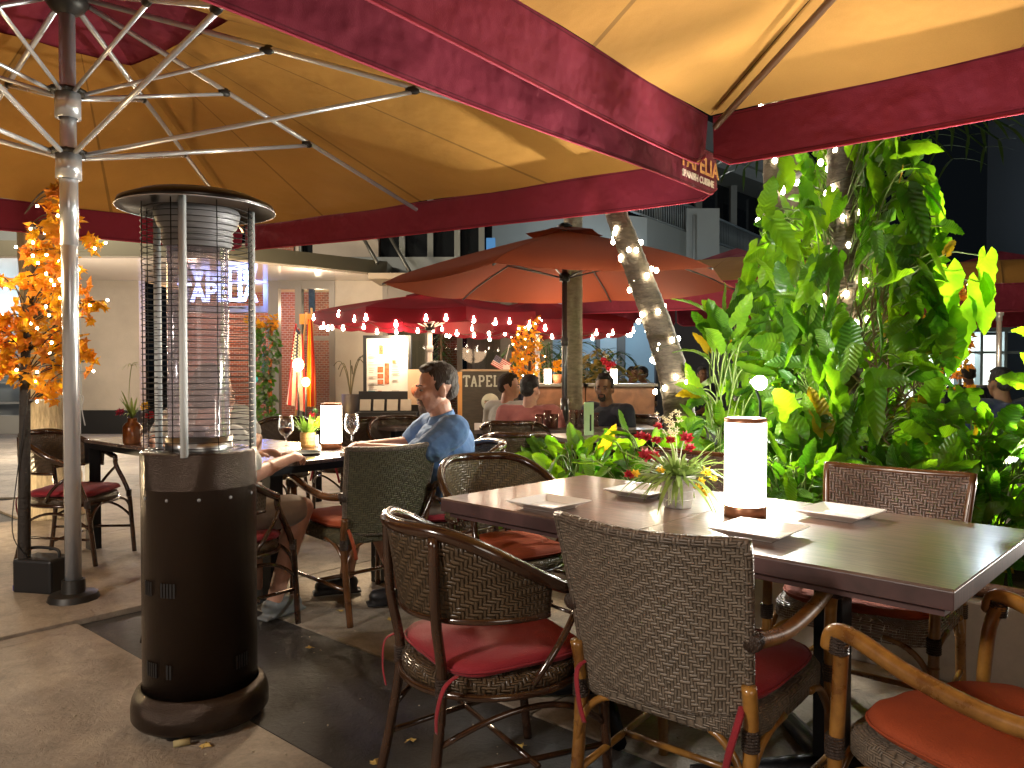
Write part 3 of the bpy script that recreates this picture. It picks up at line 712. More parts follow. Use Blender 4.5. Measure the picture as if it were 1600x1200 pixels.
# ------------------------------------------------------------------ tables and what stands on them
M_wood = None
def woodmat(name, c, rough, grain=(1, 14, 1), coat=0):
    m = bpy.data.materials.new(name); m.use_nodes = True; nt = m.node_tree; b = nt.nodes['Principled BSDF']
    tc = nt.nodes.new('ShaderNodeTexCoord'); mp = nt.nodes.new('ShaderNodeMapping'); mp.inputs['Scale'].default_value = grain; nt.links.new(tc.outputs['Object'], mp.inputs[0])
    n = nt.nodes.new('ShaderNodeTexNoise'); n.inputs['Scale'].default_value = 7; n.inputs['Detail'].default_value = 8; n.inputs['Distortion'].default_value = .6; nt.links.new(mp.outputs[0], n.inputs[0])
    cr = nt.nodes.new('ShaderNodeValToRGB'); cr.color_ramp.elements[0].position = .35; cr.color_ramp.elements[1].position = .7
    cr.color_ramp.elements[0].color = (*[x*.55 for x in c], 1); cr.color_ramp.elements[1].color = (*[x*1.35 for x in c], 1)
    nt.links.new(n.outputs[0], cr.inputs[0]); nt.links.new(cr.outputs[0], b.inputs['Base Color'])
    n2 = nt.nodes.new('ShaderNodeTexNoise'); n2.inputs['Scale'].default_value = 4; nt.links.new(tc.outputs['Object'], n2.inputs[0])
    mr = nt.nodes.new('ShaderNodeMapRange'); mr.inputs['To Min'].default_value = rough-.08; mr.inputs['To Max'].default_value = rough+.10; nt.links.new(n2.outputs[0], mr.inputs[0]); nt.links.new(mr.outputs[0], b.inputs['Roughness'])
    bp = nt.nodes.new('ShaderNodeBump'); bp.inputs['Strength'].default_value = .12; bp.inputs['Distance'].default_value = .002; nt.links.new(n.outputs[0], bp.inputs['Height']); nt.links.new(bp.outputs[0], b.inputs['Normal'])
    b.inputs['Specular IOR Level'].default_value = .8; b.inputs['Coat Weight'].default_value = coat; b.inputs['Coat Roughness'].default_value = .16; b.inputs['Coat IOR'].default_value = 1.7; return m
M_top = woodmat('dark_plum_tabletop', (.17, .098, .070), .34, coat=.6)
M_edge = woodmat('plum_edge_band', (.078, .038, .038), .42)
M_iron = mat('black_iron', (.014, .015, .019), .38, .6, bump=.1, bscale=120)
TA = math.atan2(-.6946, .7197)
def pedestal_table(label, c, w=.865, d=.86):
    t = thing('dining_table', label, 'table', (c[0], c[1], 0), TA, 'square tables pushed together')
    g = G(); g.box((0, 0, .757), (w, d, .006)); g.build('tabletop', M_top, t)
    g = G(); g.box((0, 0, .7315), (w-.001, d-.001, .044)); g.build('top_edge', M_edge, t, bevel=.002)
    g = G(); g.box((0, 0, .695), (w-.05, d-.05, .013)); g.build('underframe', M_edge, t)
    g = G(); g.box((0, 0, .36), (.085, .085, .66)); g.build('column', M_iron, t, bevel=.006)
    g = G()
    g.tube([(-.30, -.30, .028), (0, 0, .05), (.30, .30, .028)], [.026, .04, .026], 8); g.tube([(-.30, .30, .028), (0, 0, .05), (.30, -.30, .028)], [.026, .04, .026], 8)
    g.build('cross_base', M_iron, t)
    return t
cm = Vector((.028, 3.205, 0)); dl = Vector((.7197, -.6946, 0))
T1 = pedestal_table('dark plum square table with one plate, joined to the lamp table', cm+dl*.434)
T2 = pedestal_table('dark plum square table holding the glowing lamp, its corner nearest us', cm+dl*1.302)
M_plate = mat('white_glaze', (.86, .85, .82), .12, spec=.6, coat=.6)
def plate(label, p, s=.215, first=[None], rz=TA):
    if first[0] is None:
        t = G(); h = s/2
        def ringz(k, z): return [(-h*k, -h*k, z), (h*k, -h*k, z), (h*k, h*k, z), (-h*k, h*k, z)]
        vs = ringz(.62, 0)+ringz(.66, .004)+ringz(1.0, .024)+ringz(.985, .028)+ringz(.70, .013)+ringz(.62, .009); fs = [(3, 2, 1, 0)]
        for r in range(5):
            for k in range(4): fs.append((r*4+k, r*4+(k+1) % 4, (r+1)*4+(k+1) % 4, (r+1)*4+k))
        fs.append((20, 21, 22, 23)); t._add(vs, fs, False)
        o = t.build('square_plate', M_plate, bevel=.0025); first[0] = o; tag(o, label, 'plate', 'square white plates')
    else: o = dup(first[0], label=label)
    o.location = (p[0], p[1], .7605); o.rotation_euler = (0, 0, rz); return o
plate('empty white square plate nearest the table end by the tub chairs', gnd(858, 789, .77))
plate('white square plate half hidden behind the flower pot', gnd(1003, 770, .77))
plate('bright white plate lying just in front of the glowing lamp', gnd(1186, 832, .77), rz=TA+.03)
plate('white plate set before the open-weave chair, beyond the lamp', gnd(1313, 804, .77), rz=TA-.05)
M_shade = mat('lamp_shade_glow', (1, .96, .90), .5, emit=8, ecol=(1, .92, .80))
M_copper = mat('copper_base', (.42, .20, .11), .35, .7)
def table_lamp(label, p, h, r, group, m=M_shade, z=.76, base=True):
    t = thing('table_lamp', label, 'lamp', (p[0], p[1], z), 0, group)
    if base:
        g = G(); g.lathe([(0, 0), (r, 0), (r, .036), (r*.97, .038), (0, .038)], (0, 0, 0), 40); g.build('base', M_copper, t)
    b0 = .038 if base else 0
    g = G(); g.lathe([(r*.98, b0), (r*.98, h-.012)], (0, 0, 0), 40); g.build('lamp_shade', m, t)
    g = G(); g.lathe([(r, h-.014), (r, h), (r*.9, h+.001), (0, h-.004)], (0, 0, 0), 40); g.build('lid', M_copper, t)
    return t
LP = gnd(1164, 806, .76)
table_lamp('tall glowing white cylinder lamp with copper base on the near table', (LP.x, LP.y), .325, .068, 'glowing cylinder table lamps')
# potted flower arrangement
M_zinc = mat('zinc_bucket', (.48, .47, .46), .45, .5, var=.25, vscale=18, bump=.1, bscale=60)
M_blade = mat('grass_blade', (.24, .34, .08), .5, tl=.3, var=.4, vscale=15)
M_red = mat('red_petal', (.42, .015, .03), .6, tl=.2); M_yel = mat('yellow_petal', (.78, .50, .03), .6, tl=.3); M_cream2 = mat('cream_petal', (.70, .62, .38), .6, tl=.3)
M_dgreen = mat('dark_leaf', (.04, .10, .02), .5, tl=.25)
def blade(g, p, d, L, w, droop, n=6, tw=0):
    p = Vector(p); d = Vector(d).normalized(); side = d.cross(Vector((0, 0, 1))); side = side.normalized() if side.length > .01 else Vector((1, 0, 0))
    vs = []; fs = []
    for k in range(n+1):
        t = k/n; q = p+d*(L*t)-Vector((0, 0, 1))*(droop*L*t*t); ww = w*(math.sin(math.pi*min(1, t*.85+.15))**.7)*(1 if k < n else .02)
        s = side*math.cos(tw*t)+Vector((0, 0, 1))*math.sin(tw*t)
        vs += [q-s*ww, q+s*ww+Vector((0, 0, ww*.25))]
    for k in range(n): fs.append((2*k, 2*k+1, 2*k+3, 2*k+2))
    g._add(vs, fs, True)
def flower(g, c, r, rn, n=9, lay=2):
    c = Vector(c)
    for l in range(lay):
        for k in range(n):
            a = 2*math.pi*k/n+l*.3; e = .35+.5*l; d = Vector((math.cos(a), math.sin(a), e)).normalized()
            d = Vector((d.x, d.y*.55-d.z*.83, d.y*.83+d.z*.55))
            d = (d+Vector((rn.uniform(-.2, .2), rn.uniform(-.2, .2), rn.uniform(-.2, .2)))).normalized(); sd = d.orthogonal().normalized()
            q = c+d*r*(1-.25*l); u = sd.cross(d)
            g._add([c, c+d*r*.5+sd*r*.32, q+u*r*.1, c+d*r*.5-sd*r*.32], [(0, 1, 2, 3)], True)
    g.ell(c+Vector((0, -r*.2, r*.08)), r*.26, 6, 4)
rn = random.Random(3)
FP = gnd(1059, 792, .76)
ft = thing('flower_arrangement', 'zinc bucket of grassy leaves with red and yellow flowers on the near table', 'plant', (FP.x, FP.y, .76))
g = G(); g.lathe([(0, 0), (.046, 0), (.048, .004), (.062, .112), (.064, .116), (.060, .116), (.052, .085), (0, .085)], (0, 0, 0), 32)
for z in (.03, .06, .09): g.lathe([(.0485+z*.125, z-.002), (.0505+z*.125, z), (.0485+z*.125, z+.002)], (0, 0, 0), 32)
g.build('bucket', M_zinc, ft)
g = G()
for k in range(170):
    a = rn.uniform(0, 2*math.pi); el = rn.uniform(.12, 1.25); L = rn.uniform(.12, .24); blade(g, (math.cos(a)*.025, math.sin(a)*.025, .10), (math.cos(a), math.sin(a), math.tan(el*.9)), L, rn.uniform(.004, .0085), rn.uniform(.1, .75), tw=rn.uniform(-.6, .6))
for k in range(5):
    a = rn.uniform(0, 6.28); blade(g, (math.cos(a)*.05, math.sin(a)*.05, .11), (math.cos(a), math.sin(a), .1), rn.uniform(.09, .14), .004, 1.3)
g.build('leaves', M_blade, ft)
def wpos(px, py, Y): p = at(px, py, Y); return p-Vector((FP.x, FP.y, .76))
for (px, py, dy, r) in ((1072, 685, -.03, .022), (1078, 700, -.04, .016), (1047, 688, -.02, .016), (1008, 713, -.03, .024), (1022, 712, .0, .018), (1000, 682, .03, .018), (1010, 684, .04, .016), (1028, 666, .05, .014), (983, 742, -.02, .016), (1025, 688, .02, .015)):
    g = G(); flower(g, wpos(px, py, FP.y+dy-.05), r*1.35, rn); g.build('red_flower', M_red, ft)
for (px, py, dy, r) in ((1032, 735, -.06, .014), (993, 740, -.04, .014), (1090, 762, -.04, .014), (1099, 770, -.04, .016), (1104, 738, -.02, .018), (1095, 752, .0, .014), (1115, 748, .01, .012)):
    g = G(); flower(g, wpos(px, py, FP.y+dy-.04), r*1.35, rn, 6); g.build('yellow_flower', M_yel, ft)
g = G()
for k in range(34):
    px, py = rn.gauss(1052, 9), rn.uniform(640, 682); flower(g, wpos(px, py, FP.y+rn.uniform(-.02, .02)), .010, rn, 4, 1)
g.build('cream_blossom', M_cream2, ft)
g = G()
for (px, py) in ((1072, 685), (1047, 688), (1008, 713), (1000, 682), (1052, 660), (983, 742), (1090, 762), (1032, 735), (1104, 738), (1028, 666)):
    e = wpos(px, py, FP.y); g.tube(bez((0, 0, .08), (e.x*.3, e.y*.3, e.z*.8+.04), e), .0016, 4)
for k in range(9):
    x = -.03+rn.uniform(-.02, .02); g.tube(spl([(x*.5, -.04, .11), (x, -.07, .10), (x+rn.uniform(-.02, .02), -.072, .05), (x+rn.uniform(-.03, .03), -.066, rn.uniform(.012, .03))], 4), .0012, 4)
g.build('stems', mat('pale_stem', (.45, .48, .28), .5), ft)
# ---- the man's table
K = Vector((-1.22, 3.87, 0)); LD = Vector((-.777, .629, 0)); SD = Vector((.73, .68, 0)).normalized()
t = thing('dining_table', 'long dark table on square black legs with wine glasses, before the man in blue', 'table', K, math.atan2(LD.y, LD.x))
# local x along LD, local y = rotate +90 -> outward; the table lies on the -y side
L_, W_ = 2.2, .80
g = G(); g.box((L_/2, -W_/2, .752), (L_, W_, .022)); g.build('tabletop', woodmat('smoke_tabletop', (.15, .10, .08), .25, coat=1), t, bevel=.003)
g = G(); g.box((L_/2, -W_/2, .722), (L_-.004, W_-.004, .036)); g.build('apron', M_iron, t)
for (x, y) in ((.04, -.04), (L_-.04, -.04), (.04, -W_+.04), (L_-.04, -W_+.04)):
    g = G(); g.box((x, y, .352), (.075, .075, .704)); g.build('leg', M_iron, t, bevel=.003)
LP2 = gnd(518, 701, .763)
M_shade2 = mat('lamp_shade_warm', (1, .93, .82), .5, emit=15, ecol=(1, .86, .68))
table_lamp('glowing cylinder lamp between two wine glasses on the long table', (LP2.x, LP2.y), .275, .062, 'glowing cylinder table lamps', M_shade2, .763)
M_wg = glassmat('wine_glass', (.97, .97, .97), .0, .45)
M_wine = mat('red_wine', (.05, .002, .006), .05)
def wine_glass(label, p, wine, sc=1.0):
    t = thing('wine_glass', label, 'glass', (p[0], p[1], .7635), 0, 'wine glasses on the long table', sc)
    g = G(); g.lathe([(0, .002), (.036, .0), (.036, .002), (.006, .007), (.004, .02), (.0038, .085), (.012, .097), (.032, .112), (.043, .135), (.044, .155), (.040, .19), (.034, .215), (.0325, .215), (.038, .19), (.042, .155), (.041, .136), (.030, .115), (0, .10)], (0, 0, 0), 28)
    g.build('bowl', M_wg, t)
    if wine:
        g = G(); g.lathe([(0, .101), (.029, .1155), (.0398, .136), (.0405, .146), (0, .146)], (0, 0, 0), 24); g.build('wine', M_wine, t)
wine_glass('stemmed glass part filled with red wine beside the little potted plant', gnd(447, 708, .763), True, 1.0)
wine_glass('empty-looking stemmed wine glass by the hands of the man in blue', gnd(550, 703, .763), False, 1.0)
# small potted plant
pp = gnd(481, 699, .763)
pt = thing('potted_plant', 'small straw pot with leafy stems and red and yellow blooms on the long table', 'plant', (pp.x, pp.y, .763))
g = G(); g.lathe([(0, 0), (.040, 0), (.044, .02), (.046, .09), (.040, .095), (.036, .08), (0, .08)], (0, 0, 0), 20)
for z in (.02, .04, .06, .08): g.lathe([(.0445, z-.004), (.0475, z), (.0445, z+.004)], (0, 0, 0), 20)
g.build('pot', mat('straw_pot', (.50, .30, .09), .7, bump=.4, bscale=150), pt)
g = G()
for k in range(60):
    a = rn.uniform(0, 6.28); blade(g, (math.cos(a)*.02, math.sin(a)*.02, .08), (math.cos(a), math.sin(a), rn.uniform(.6, 3)), rn.uniform(.08, .17), rn.uniform(.004, .012), rn.uniform(0, .6))
g.build('leaves', mat('lime_leaf', (.20, .38, .04), .5, tl=.35, var=.4, vscale=20), pt)
for (x, z, m, nm) in ((.03, .20, M_red, 'red_flower'), (.06, .14, M_yel, 'yellow_flower'), (.075, .17, M_yel, 'yellow_flower'), (.05, .22, M_dgreen, 'leaf_rosette')):
    g = G(); flower(g, (x, -.02, z), .025, rn); g.build(nm, m, pt)
# salt cellar, napkin, books
q = gnd(496, 697, .763); t = thing('salt_cellar', 'small clear salt cellar between the potted plant and the lamp', 'shaker', (q.x, q.y-.03, .763))
g = G(); g.lathe([(0, 0), (.016, 0), (.016, .05), (0, .05)], (0, 0, 0), 14); g.build('jar', mat('salt_glass', (.7, .7, .7), .15), t)
g = G(); g.lathe([(.017, .05), (.017, .066), (.012, .072), (0, .072)], (0, 0, 0), 14); g.build('cap', M_chrome, t)
q = gnd(566, 712, .763); t = thing('closed_menu', 'pale closed menu lying on the long table near the man in blue', 'menu', (q.x, q.y, .763), TA+.2)
g = G(); g.box((0, 0, .009), (.20, .15, .015)); g.build('pages', mat('paper', (.7, .66, .6), .7), t); g = G(); g.box((0, 0, .018), (.205, .155, .002)); g.box((0, 0, .0008), (.205, .155, .0016)); g.build('cover', mat('menu_cover', (.28, .22, .18), .5), t)
q = gnd(478, 708, .763); t = thing('serving_tray', 'low black tray under the edge of the small potted plant', 'tray', (q.x-.01, q.y-.05, .763), TA)
g = G(); g.lathe([(0, 0), (.10, 0), (.11, .012), (.105, .013), (.095, .004), (0, .004)], (0, 0, 0), 30); g.build('dish', M_black, t)
# brown jar of flowers at the far end
q = gnd(207, 693, .763); t = thing('flower_jar', 'amber glass jar with drooping flowers at the far end of the long table', 'vase', (q.x, q.y, .763))
g = G(); g.lathe([(0, 0), (.055, 0), (.058, .01), (.058, .11), (.045, .13), (.03, .14), (.03, .165), (.026, .165), (.026, .14), (0, .12)], (0, 0, 0), 20); g.build('jar', mat('amber_glass', (.20, .065, .015), .1, coat=.5), t)
g = G()
for k in range(14):
    a = rn.uniform(0, 6.28); blade(g, (0, 0, .15), (math.cos(a)*.6, math.sin(a)*.5, 1.4), rn.uniform(.12, .30), .008, rn.uniform(.2, .8))
g.tube(spl([(0, 0, .15), (-.02, 0, .3), (.0, 0, .5), (.04, 0, .52)], 5), .002, 4)
for k in range(8):
    a = k*.8; blade(g, (0, 0, .50), (math.cos(a), math.sin(a)*.5, .5), .12, .002, .9)
g.build('stems', M_blade, t)
for (x, z, m) in ((-.06, .20, mat('pink_petal', (.45, .05, .12), .6)), (.10, .24, M_yel), (.13, .18, M_red)):
    g = G(); flower(g, (x, -.03, z), .035, rn, 10); g.build('flower', m, t)
# ------------------------------------------------------------------ buildings
def brick(name, c1, c2, mortar, sc=4):
    m = bpy.data.materials.new(name); m.use_nodes = True; nt = m.node_tree; b = nt.nodes['Principled BSDF']; b.inputs['Roughness'].default_value = .85
    tc = nt.nodes.new('ShaderNodeTexCoord'); mp = nt.nodes.new('ShaderNodeMapping'); mp.inputs['Rotation'].default_value = (R(90), 0, 0); nt.links.new(tc.outputs['Object'], mp.inputs[0])
    br = nt.nodes.new('ShaderNodeTexBrick'); br.inputs['Color1'].default_value = (*c1, 1); br.inputs['Color2'].default_value = (*c2, 1); br.inputs['Mortar'].default_value = (*mortar, 1)
    br.inputs['Scale'].default_value = sc; br.inputs['Mortar Size'].default_value = .02; nt.links.new(mp.outputs[0], br.inputs[0]); nt.links.new(br.outputs[0], b.inputs['Base Color'])
    bp = nt.nodes.new('ShaderNodeBump'); bp.inputs['Strength'].default_value = .5; nt.links.new(br.outputs['Fac'], bp.inputs['Height']); bp.invert = True; nt.links.new(bp.outputs[0], b.inputs['Normal'])
    return m
M_brick = brick('red_brick', (.30, .085, .045), (.20, .06, .035), (.35, .30, .26), 5)
M_stucco = mat('cream_stucco', (.42, .37, .31), .85, var=.18, vscale=.7, bump=.25, bscale=40)
M_stucco_g = mat('grey_stucco', (.30, .33, .33), .85, var=.12, vscale=.6)
M_frame = mat('taupe_frame', (.20, .18, .16), .5, .2)
M_glass = glassmat('window_glass', (.75, .80, .80), .03, .12)
M_dkglass = mat('night_glass', (.012, .014, .016), .08, spec=.8)
M_warmroom = mat('interior_cream', (.45, .34, .22), .9)
YF = 14.6
def X(px, Y): return (px-800)/F*Y
def Z(py, Y): return at(800, py, Y).z
def bx(g, px0, px1, py0, py1, Y, dy=.2, yoff=0):
    x0, x1 = X(px0, Y), X(px1, Y); z1, z0 = Z(py0, Y), Z(py1, Y)
    g.box(((x0+x1)/2, Y+dy/2+yoff, (z0+z1)/2), (x1-x0, dy, z1-z0))
def wall_box(g, x0, x1, z0, z1, y, dy): g.box(((x0+x1)/2, y+dy/2, (z0+z1)/2), (x1-x0, dy, z1-z0))
sh = thing('shop_building', 'cream restaurant front with glass doors, brick inside and a flat canopy over a lit sign', 'building', (-5, YF, 0))
OFF = Vector((-5, YF, 0))
def B(g, name, m, par=None, **k):
    o = g.build(name, m, par if par is not None else sh, **k)
    if par is None or par is sh: o.location = -OFF
    return o
xa = X(128, YF); xb = X(218, YF); xc = X(365, YF); xd = X(436, YF); xe = X(482, YF); xf = X(598, YF)
# wall panels
g = G(); wall_box(g, xa, xb, .45, 5.5, YF, .25); B(g, 'wall', M_stucco)
g = G(); wall_box(g, xa-.01, xb+.01, -.01, .45, YF-.03, .3); B(g, 'plinth', M_black)
g = G(); wall_box(g, X(520, YF), xf, .0, 3.0, YF, .25); B(g, 'wall', M_stucco)
g = G(); wall_box(g, xb, X(850, YF), 2.98, 3.35, YF, .3); B(g, 'wall', M_stucco_g)
# roomside: brick back wall and side
g = G(); wall_box(g, xb, X(520, YF), 0, 3.0, YF+2.2, .1); B(g, 'back_room_wall', M_brick)
g = G(); wall_box(g, xb, X(850, YF), -.0, .02, YF+.3, 2.6); B(g, 'room_floor', M_warmroom)
g = G(); wall_box(g, xb, X(850, YF), 2.9, 2.97, YF+.3, 2.6); B(g, 'room_ceiling', M_warmroom)
# frames around the door bay (blue lit), piers
g = G()
for (p0, p1) in ((420, 436), (462, 472), (515, 524)): wall_box(g, X(p0, YF), X(p1, YF), 0, 2.98, YF-.02, .18)
wall_box(g, X(436, YF), X(515, YF), 2.75, 2.98, YF-.01, .16); wall_box(g, X(472, YF), X(515, YF), 1.78+.0, 1.86, YF-.01, .14); wall_box(g, X(472, YF), X(515, YF), 0, .12, YF-.01, .14)
B(g, 'door_frame', M_frame)
g = G(); wall_box(g, X(472, YF), X(515, YF), .12, 1.78, YF+.05, .01); wall_box(g, X(472, YF), X(515, YF), 1.86, 2.75, YF+.05, .01); B(g, 'pane', M_glass)
# lit sign bay recessed
YS = YF+.5
g = G(); wall_box(g, X(290, YS), X(420, YS), Z(488, YS), Z(478, YS), YS, .12); wall_box(g, X(290, YS), X(420, YS), Z(440, YS), Z(430, YS), YS, .12); wall_box(g, X(412, YS), X(420, YS), Z(478, YS), Z(440, YS), YS, .12); wall_box(g, X(290, YS), X(296, YS), Z(478, YS), Z(440, YS), YS, .12)
B(g, 'window_frame', M_frame)
M_sign = mat('blue_white_letters', (.7, .8, 1), .4, emit=3.2, ecol=(.42, .55, 1))
w0, w1 = X(280, YS), X(408, YS)
sg = thing('lit_sign', 'blue-white lit letter sign above the restaurant door, behind the heater', 'sign', ((w0+w1)/2, YS-.1, Z(459, YS)))
text_mesh('letters', 'TAPELIA', .52, M_sign, sg, (0, 0, 0), (R(90), 0, 0), .03, .010, 1.0).scale = (.80, 1, 1)
lamp('lit_sign_light', (X(400, YS), YS-.35, Z(450, YS)), 30, (.16, .26, 1), .1)
# canopy
P = [(-4.6, 11.6), (X(604, 14.0), 13.9), (X(604, 14.0)-.05, YF), (-14.5, YF), (-14.5, 11.6)]
g = G(); g.prism(P, 2.90, 2.93); B(g, 'soffit', mat('soffit_gloss', (.50, .44, .38), .12, spec=.7))
P2 = [(-4.6, 11.55), (X(606, 13.9), 13.85), (X(606, 13.9)-.02, YF), (-14.5, YF), (-14.5, 11.55)]
g = G(); g.prism(P2, 2.93, 3.16); B(g, 'canopy', mat('bronze_fascia', (.16, .15, .11), .35, .6))
for (p0, y0, p1, y1) in ((556, 352, 590, 411), (598, 350, 640, 424)):
    g = G(); a = at(p0, y0, 14.5); b = at(p1, y1, 13.6); g.tube([a, b], .035, 6); B(g, 'tie_rod', mat('rod_steel', (.10, .10, .09), .4, .6))
# upper storey
g = G(); wall_box(g, X(130, YF), X(468, YF), 3.35, 3.6, YF, .2); wall_box(g, X(490, YF), X(592, YF), 3.35, 5.5, YF-.02, .2); B(g, 'wall', M_stucco)
g = G(); wall_box(g, X(405, YF), X(461, YF), 3.36, 5.4, YF-.03, .2); B(g, 'brick_panel', M_brick)
g = G(); wall_box(g, X(460, YF), X(770, 15.2), 3.35, 6, YF+.15, .05); B(g, 'upper_glass', M_dkglass)
for p in (466, 628, 672, 714, 752):
    g = G(); wall_box(g, X(p-4, YF), X(p+5, YF), 3.2, 6, YF+.02, .1); B(g, 'mullion', mat('grey_mullion', (.20, .22, .21), .5))
g = G(); wall_box(g, X(760, YF), X(774, YF), Z(400, YF), Z(372, YF), YF-.02, .1); B(g, 'blue_panel', mat('blue_panel', (.04, .16, .38), .5, emit=.25, ecol=(.06, .22, .5)))
# second canopy, over the far bay
g = G(); g.box((X(633, 14), 14.0, Z(437, 14)), (1.1, 1.2, .10)); B(g, 'side_canopy', mat('canopy_tan', (.30, .24, .17), .5))
# bay right of the white wall: glass with brick column and christmas-lit room
for (p0, p1) in ((598, 606), (664, 672), (714, 722), (782, 800)):
    g = G(); wall_box(g, X(p0, YF), X(p1, YF), 0, 2.98, YF, .16); B(g, 'window_post', M_frame)
g = G(); wall_box(g, X(606, YF), X(782, YF), 2.5, 2.98, YF+.01, .14); B(g, 'transom', M_frame)
g = G(); wall_box(g, X(606, YF), X(782, YF), .3, 2.5, YF+.06, .01); B(g, 'shop_glass', M_glass)
g = G(); wall_box(g, X(598, YF), X(664, YF), 0, 2.9, YF+.5, .08); wall_box(g, X(722, YF), X(860, YF), 0, 2.9, YF+1.6, .08); B(g, 'curtain_wall', mat('curtain_beige', (.42, .33, .24), .9, var=.2, vscale=3, stretch=(6, 1, .2)))
g = G(); wall_box(g, X(676, YF), X(716, YF), 0, 2.9, YF+1.0, .3); B(g, 'brick_column', M_brick)
g = G(); wall_box(g, X(800, YF), X(864, YF), 0, 3.0, YF+.1, .2); B(g, 'wall', mat('warm_grey_wall', (.30, .27, .22), .85, var=.1, vscale=1))
lamp('shop_room_light', (X(640, YF), YF+1.6, 2.4), 24, (1, .78, .5), .1); lamp('door_room_light', (X(470, YF), YF+1.2, 2.4), 30, (1, .74, .5), .1)
lamp('hall_room_light', (X(260, YF), YF+1.2, 2.2), 26, (1, .72, .5), .1)
lamp('canopy_downlight', (X(500, 13.4), 12.9, 2.6), 26, (1, .82, .62), .1)
# interior strings of little lights and a decorated face disc
rn = random.Random(11)
# framed picture in the door's upper light
g = G(); wall_box(g, X(466, YF)+.1, X(484, YF), Z(485, YF), Z(448, YF), YF+.4, .03); B(g, 'wall_picture', mat('seascape', (.12, .16, .17), .6, var=.8, vscale=3))
# left shop
SB = thing('shop_building', 'grey shopfront with lit bottle shelves, behind the near orange tree', 'building', (-11, YF, 0)); O2 = Vector((-11, YF, 0))
def B2(g, name, m, par=None, **k):
    o = g.build(name, m, par or SB, **k)
    if par is None: o.location = -O2
    return o
g = G(); wall_box(g, -18, xa, 3.0, 6, YF, .3); B2(g, 'wall', M_stucco_g)
g = G(); wall_box(g, -18, xa, Z(408, YF), Z(385, YF), YF-.5, .5); B2(g, 'awning_box', mat('grey_box', (.14, .14, .13), .7))
g = G(); wall_box(g, X(38, YF), X(46, YF), 0, 3, YF-.02, .14); wall_box(g, -18, X(40, YF), 0, .35, YF-.02, .14); wall_box(g, X(115, YF), xa, 0, 3, YF-.02, .14); B2(g, 'window_frame', mat('pale_frame', (.40, .41, .40), .5))
g = G(); wall_box(g, -18, xa, 0, 3, YF+1.2, .1); B2(g, 'back_wall', mat('shop_inner', (.30, .33, .33), .8))
lamp('shop_shelf_light', (-10.4, YF+.6, 2.6), 24, (.80, .92, 1), .1)
for z in (.55, .95, 1.3, 1.7):
    g = G(); wall_box(g, -17, X(110, YF), z, z+.03, YF+.45, .4); B2(g, 'shelf', mat('shelf_white', (.5, .52, .52), .5))
M_btl = [mat('bottle_dark', (.03, .02, .05), .2), mat('bottle_green', (.04, .10, .05), .2), mat('bottle_pale', (.4, .42, .4), .3), mat('bottle_violet', (.12, .04, .18), .3)]
b0 = None
for z in (.58, .98, 1.33):
    x = X(2, YF)
    while x < X(34, YF):
        g = G(); h = rn.uniform(.14, .27); r = rn.uniform(.03, .05)
        g.lathe([(0, 0), (r, 0), (r, h*.6), (r*.35, h*.78), (r*.35, h), (0, h)], (0, 0, 0), 10)
        o = g.build('bottle', rn.choice(M_btl)); o.location = (x, YF+.6, z)
        tag(o, 'small bottle on the shop window shelves behind the near orange tree', 'bottle', 'bottles on the shop shelves'); x += rn.uniform(.11, .16)
# blue-lit far wall and dark terrace building to the right
YB = 19.0
bb = thing('apartment_building', 'teal-grey night building with a railed upper balcony and a blue-lit ground floor wall', 'building', (5, YB, 0)); O3 = Vector((5, YB, 0))
def B3(g, name, m, par=None, **k):
    o = g.build(name, m, par or bb, **k)
    if par is None: o.location = -O3
    return o
g = G(); wall_box(g, X(858, YB), X(1160, YB), 0, 3.2, YB, .3); B3(g, 'ground_floor_wall', mat('pale_blue_wall', (.30, .40, .46), .8, var=.08, vscale=.6))
lamp('wall_wash_light', (X(960, YB), YB-2.0, 2.7), 70, (.60, .82, 1), .2)
g = G(); wall_box(g, X(931, YB), X(937, YB), 0, 2.35, YB-.1, .1); wall_box(g, X(963, YB), X(976, YB), 0, 2.75, YB-.12, .14); wall_box(g, X(931, YB), X(976, YB), 2.2, 2.5, YB-.11, .12); B3(g, 'door_frame', mat('taupe_door', (.10, .09, .08), .6))
g = G(); wall_box(g, X(937, YB), X(963, YB), .02, 2.2, YB-.05, .05); B3(g, 'door', mat('pale_door', (.35, .42, .45), .6))
# upper mass: long wall stepping back to the right, parapet with rail
M_teal = mat('night_teal_wall', (.33, .33, .30), .9, var=.08, vscale=.4)
def seg(a, b, w, z0, z1, g):
    a, b = Vector(a), Vector(b); d = (b-a); n = Vector((-d.y, d.x)).normalized()*w; g.prism([(a.x, a.y), (b.x, b.y), ((b+n).x, (b+n).y), ((a+n).x, (a+n).y)], z0, z1)
Wa = (X(755, 17), 17.0); Wb = (X(1010, 19), 19.0); Wc = (X(1240, 30), 30.0)
g = G(); seg(Wa, Wb, .3, 3.2, 4.95, g); B3(g, 'parapet_wall', M_teal)
g = G(); seg(Wb, Wc, .3, 3.0, 4.95, g); B3(g, 'parapet_wall', M_teal)
g = G(); p = at(1092, 380, 21.5); g.box((p.x, p.y, 4.4), (.9, .9, 2.4)); g.tube([(p.x-.25, p.y-.5, 2.6), (p.x-.25, p.y-.5, 5.4)], .05, 6); B3(g, 'stair_tower', M_teal)
M_rail = mat('white_rail', (.30, .33, .33), .5, .3)
g = G(); a = Vector((Wb[0]-.6, Wb[1]-.6, 5.75)); c = Vector((Wc[0], Wc[1], 5.75)); g.tube([a, c], .045, 5); g.tube([a-Vector((0, 0, .72)), c-Vector((0, 0, .72))], .03, 5)
n = 100
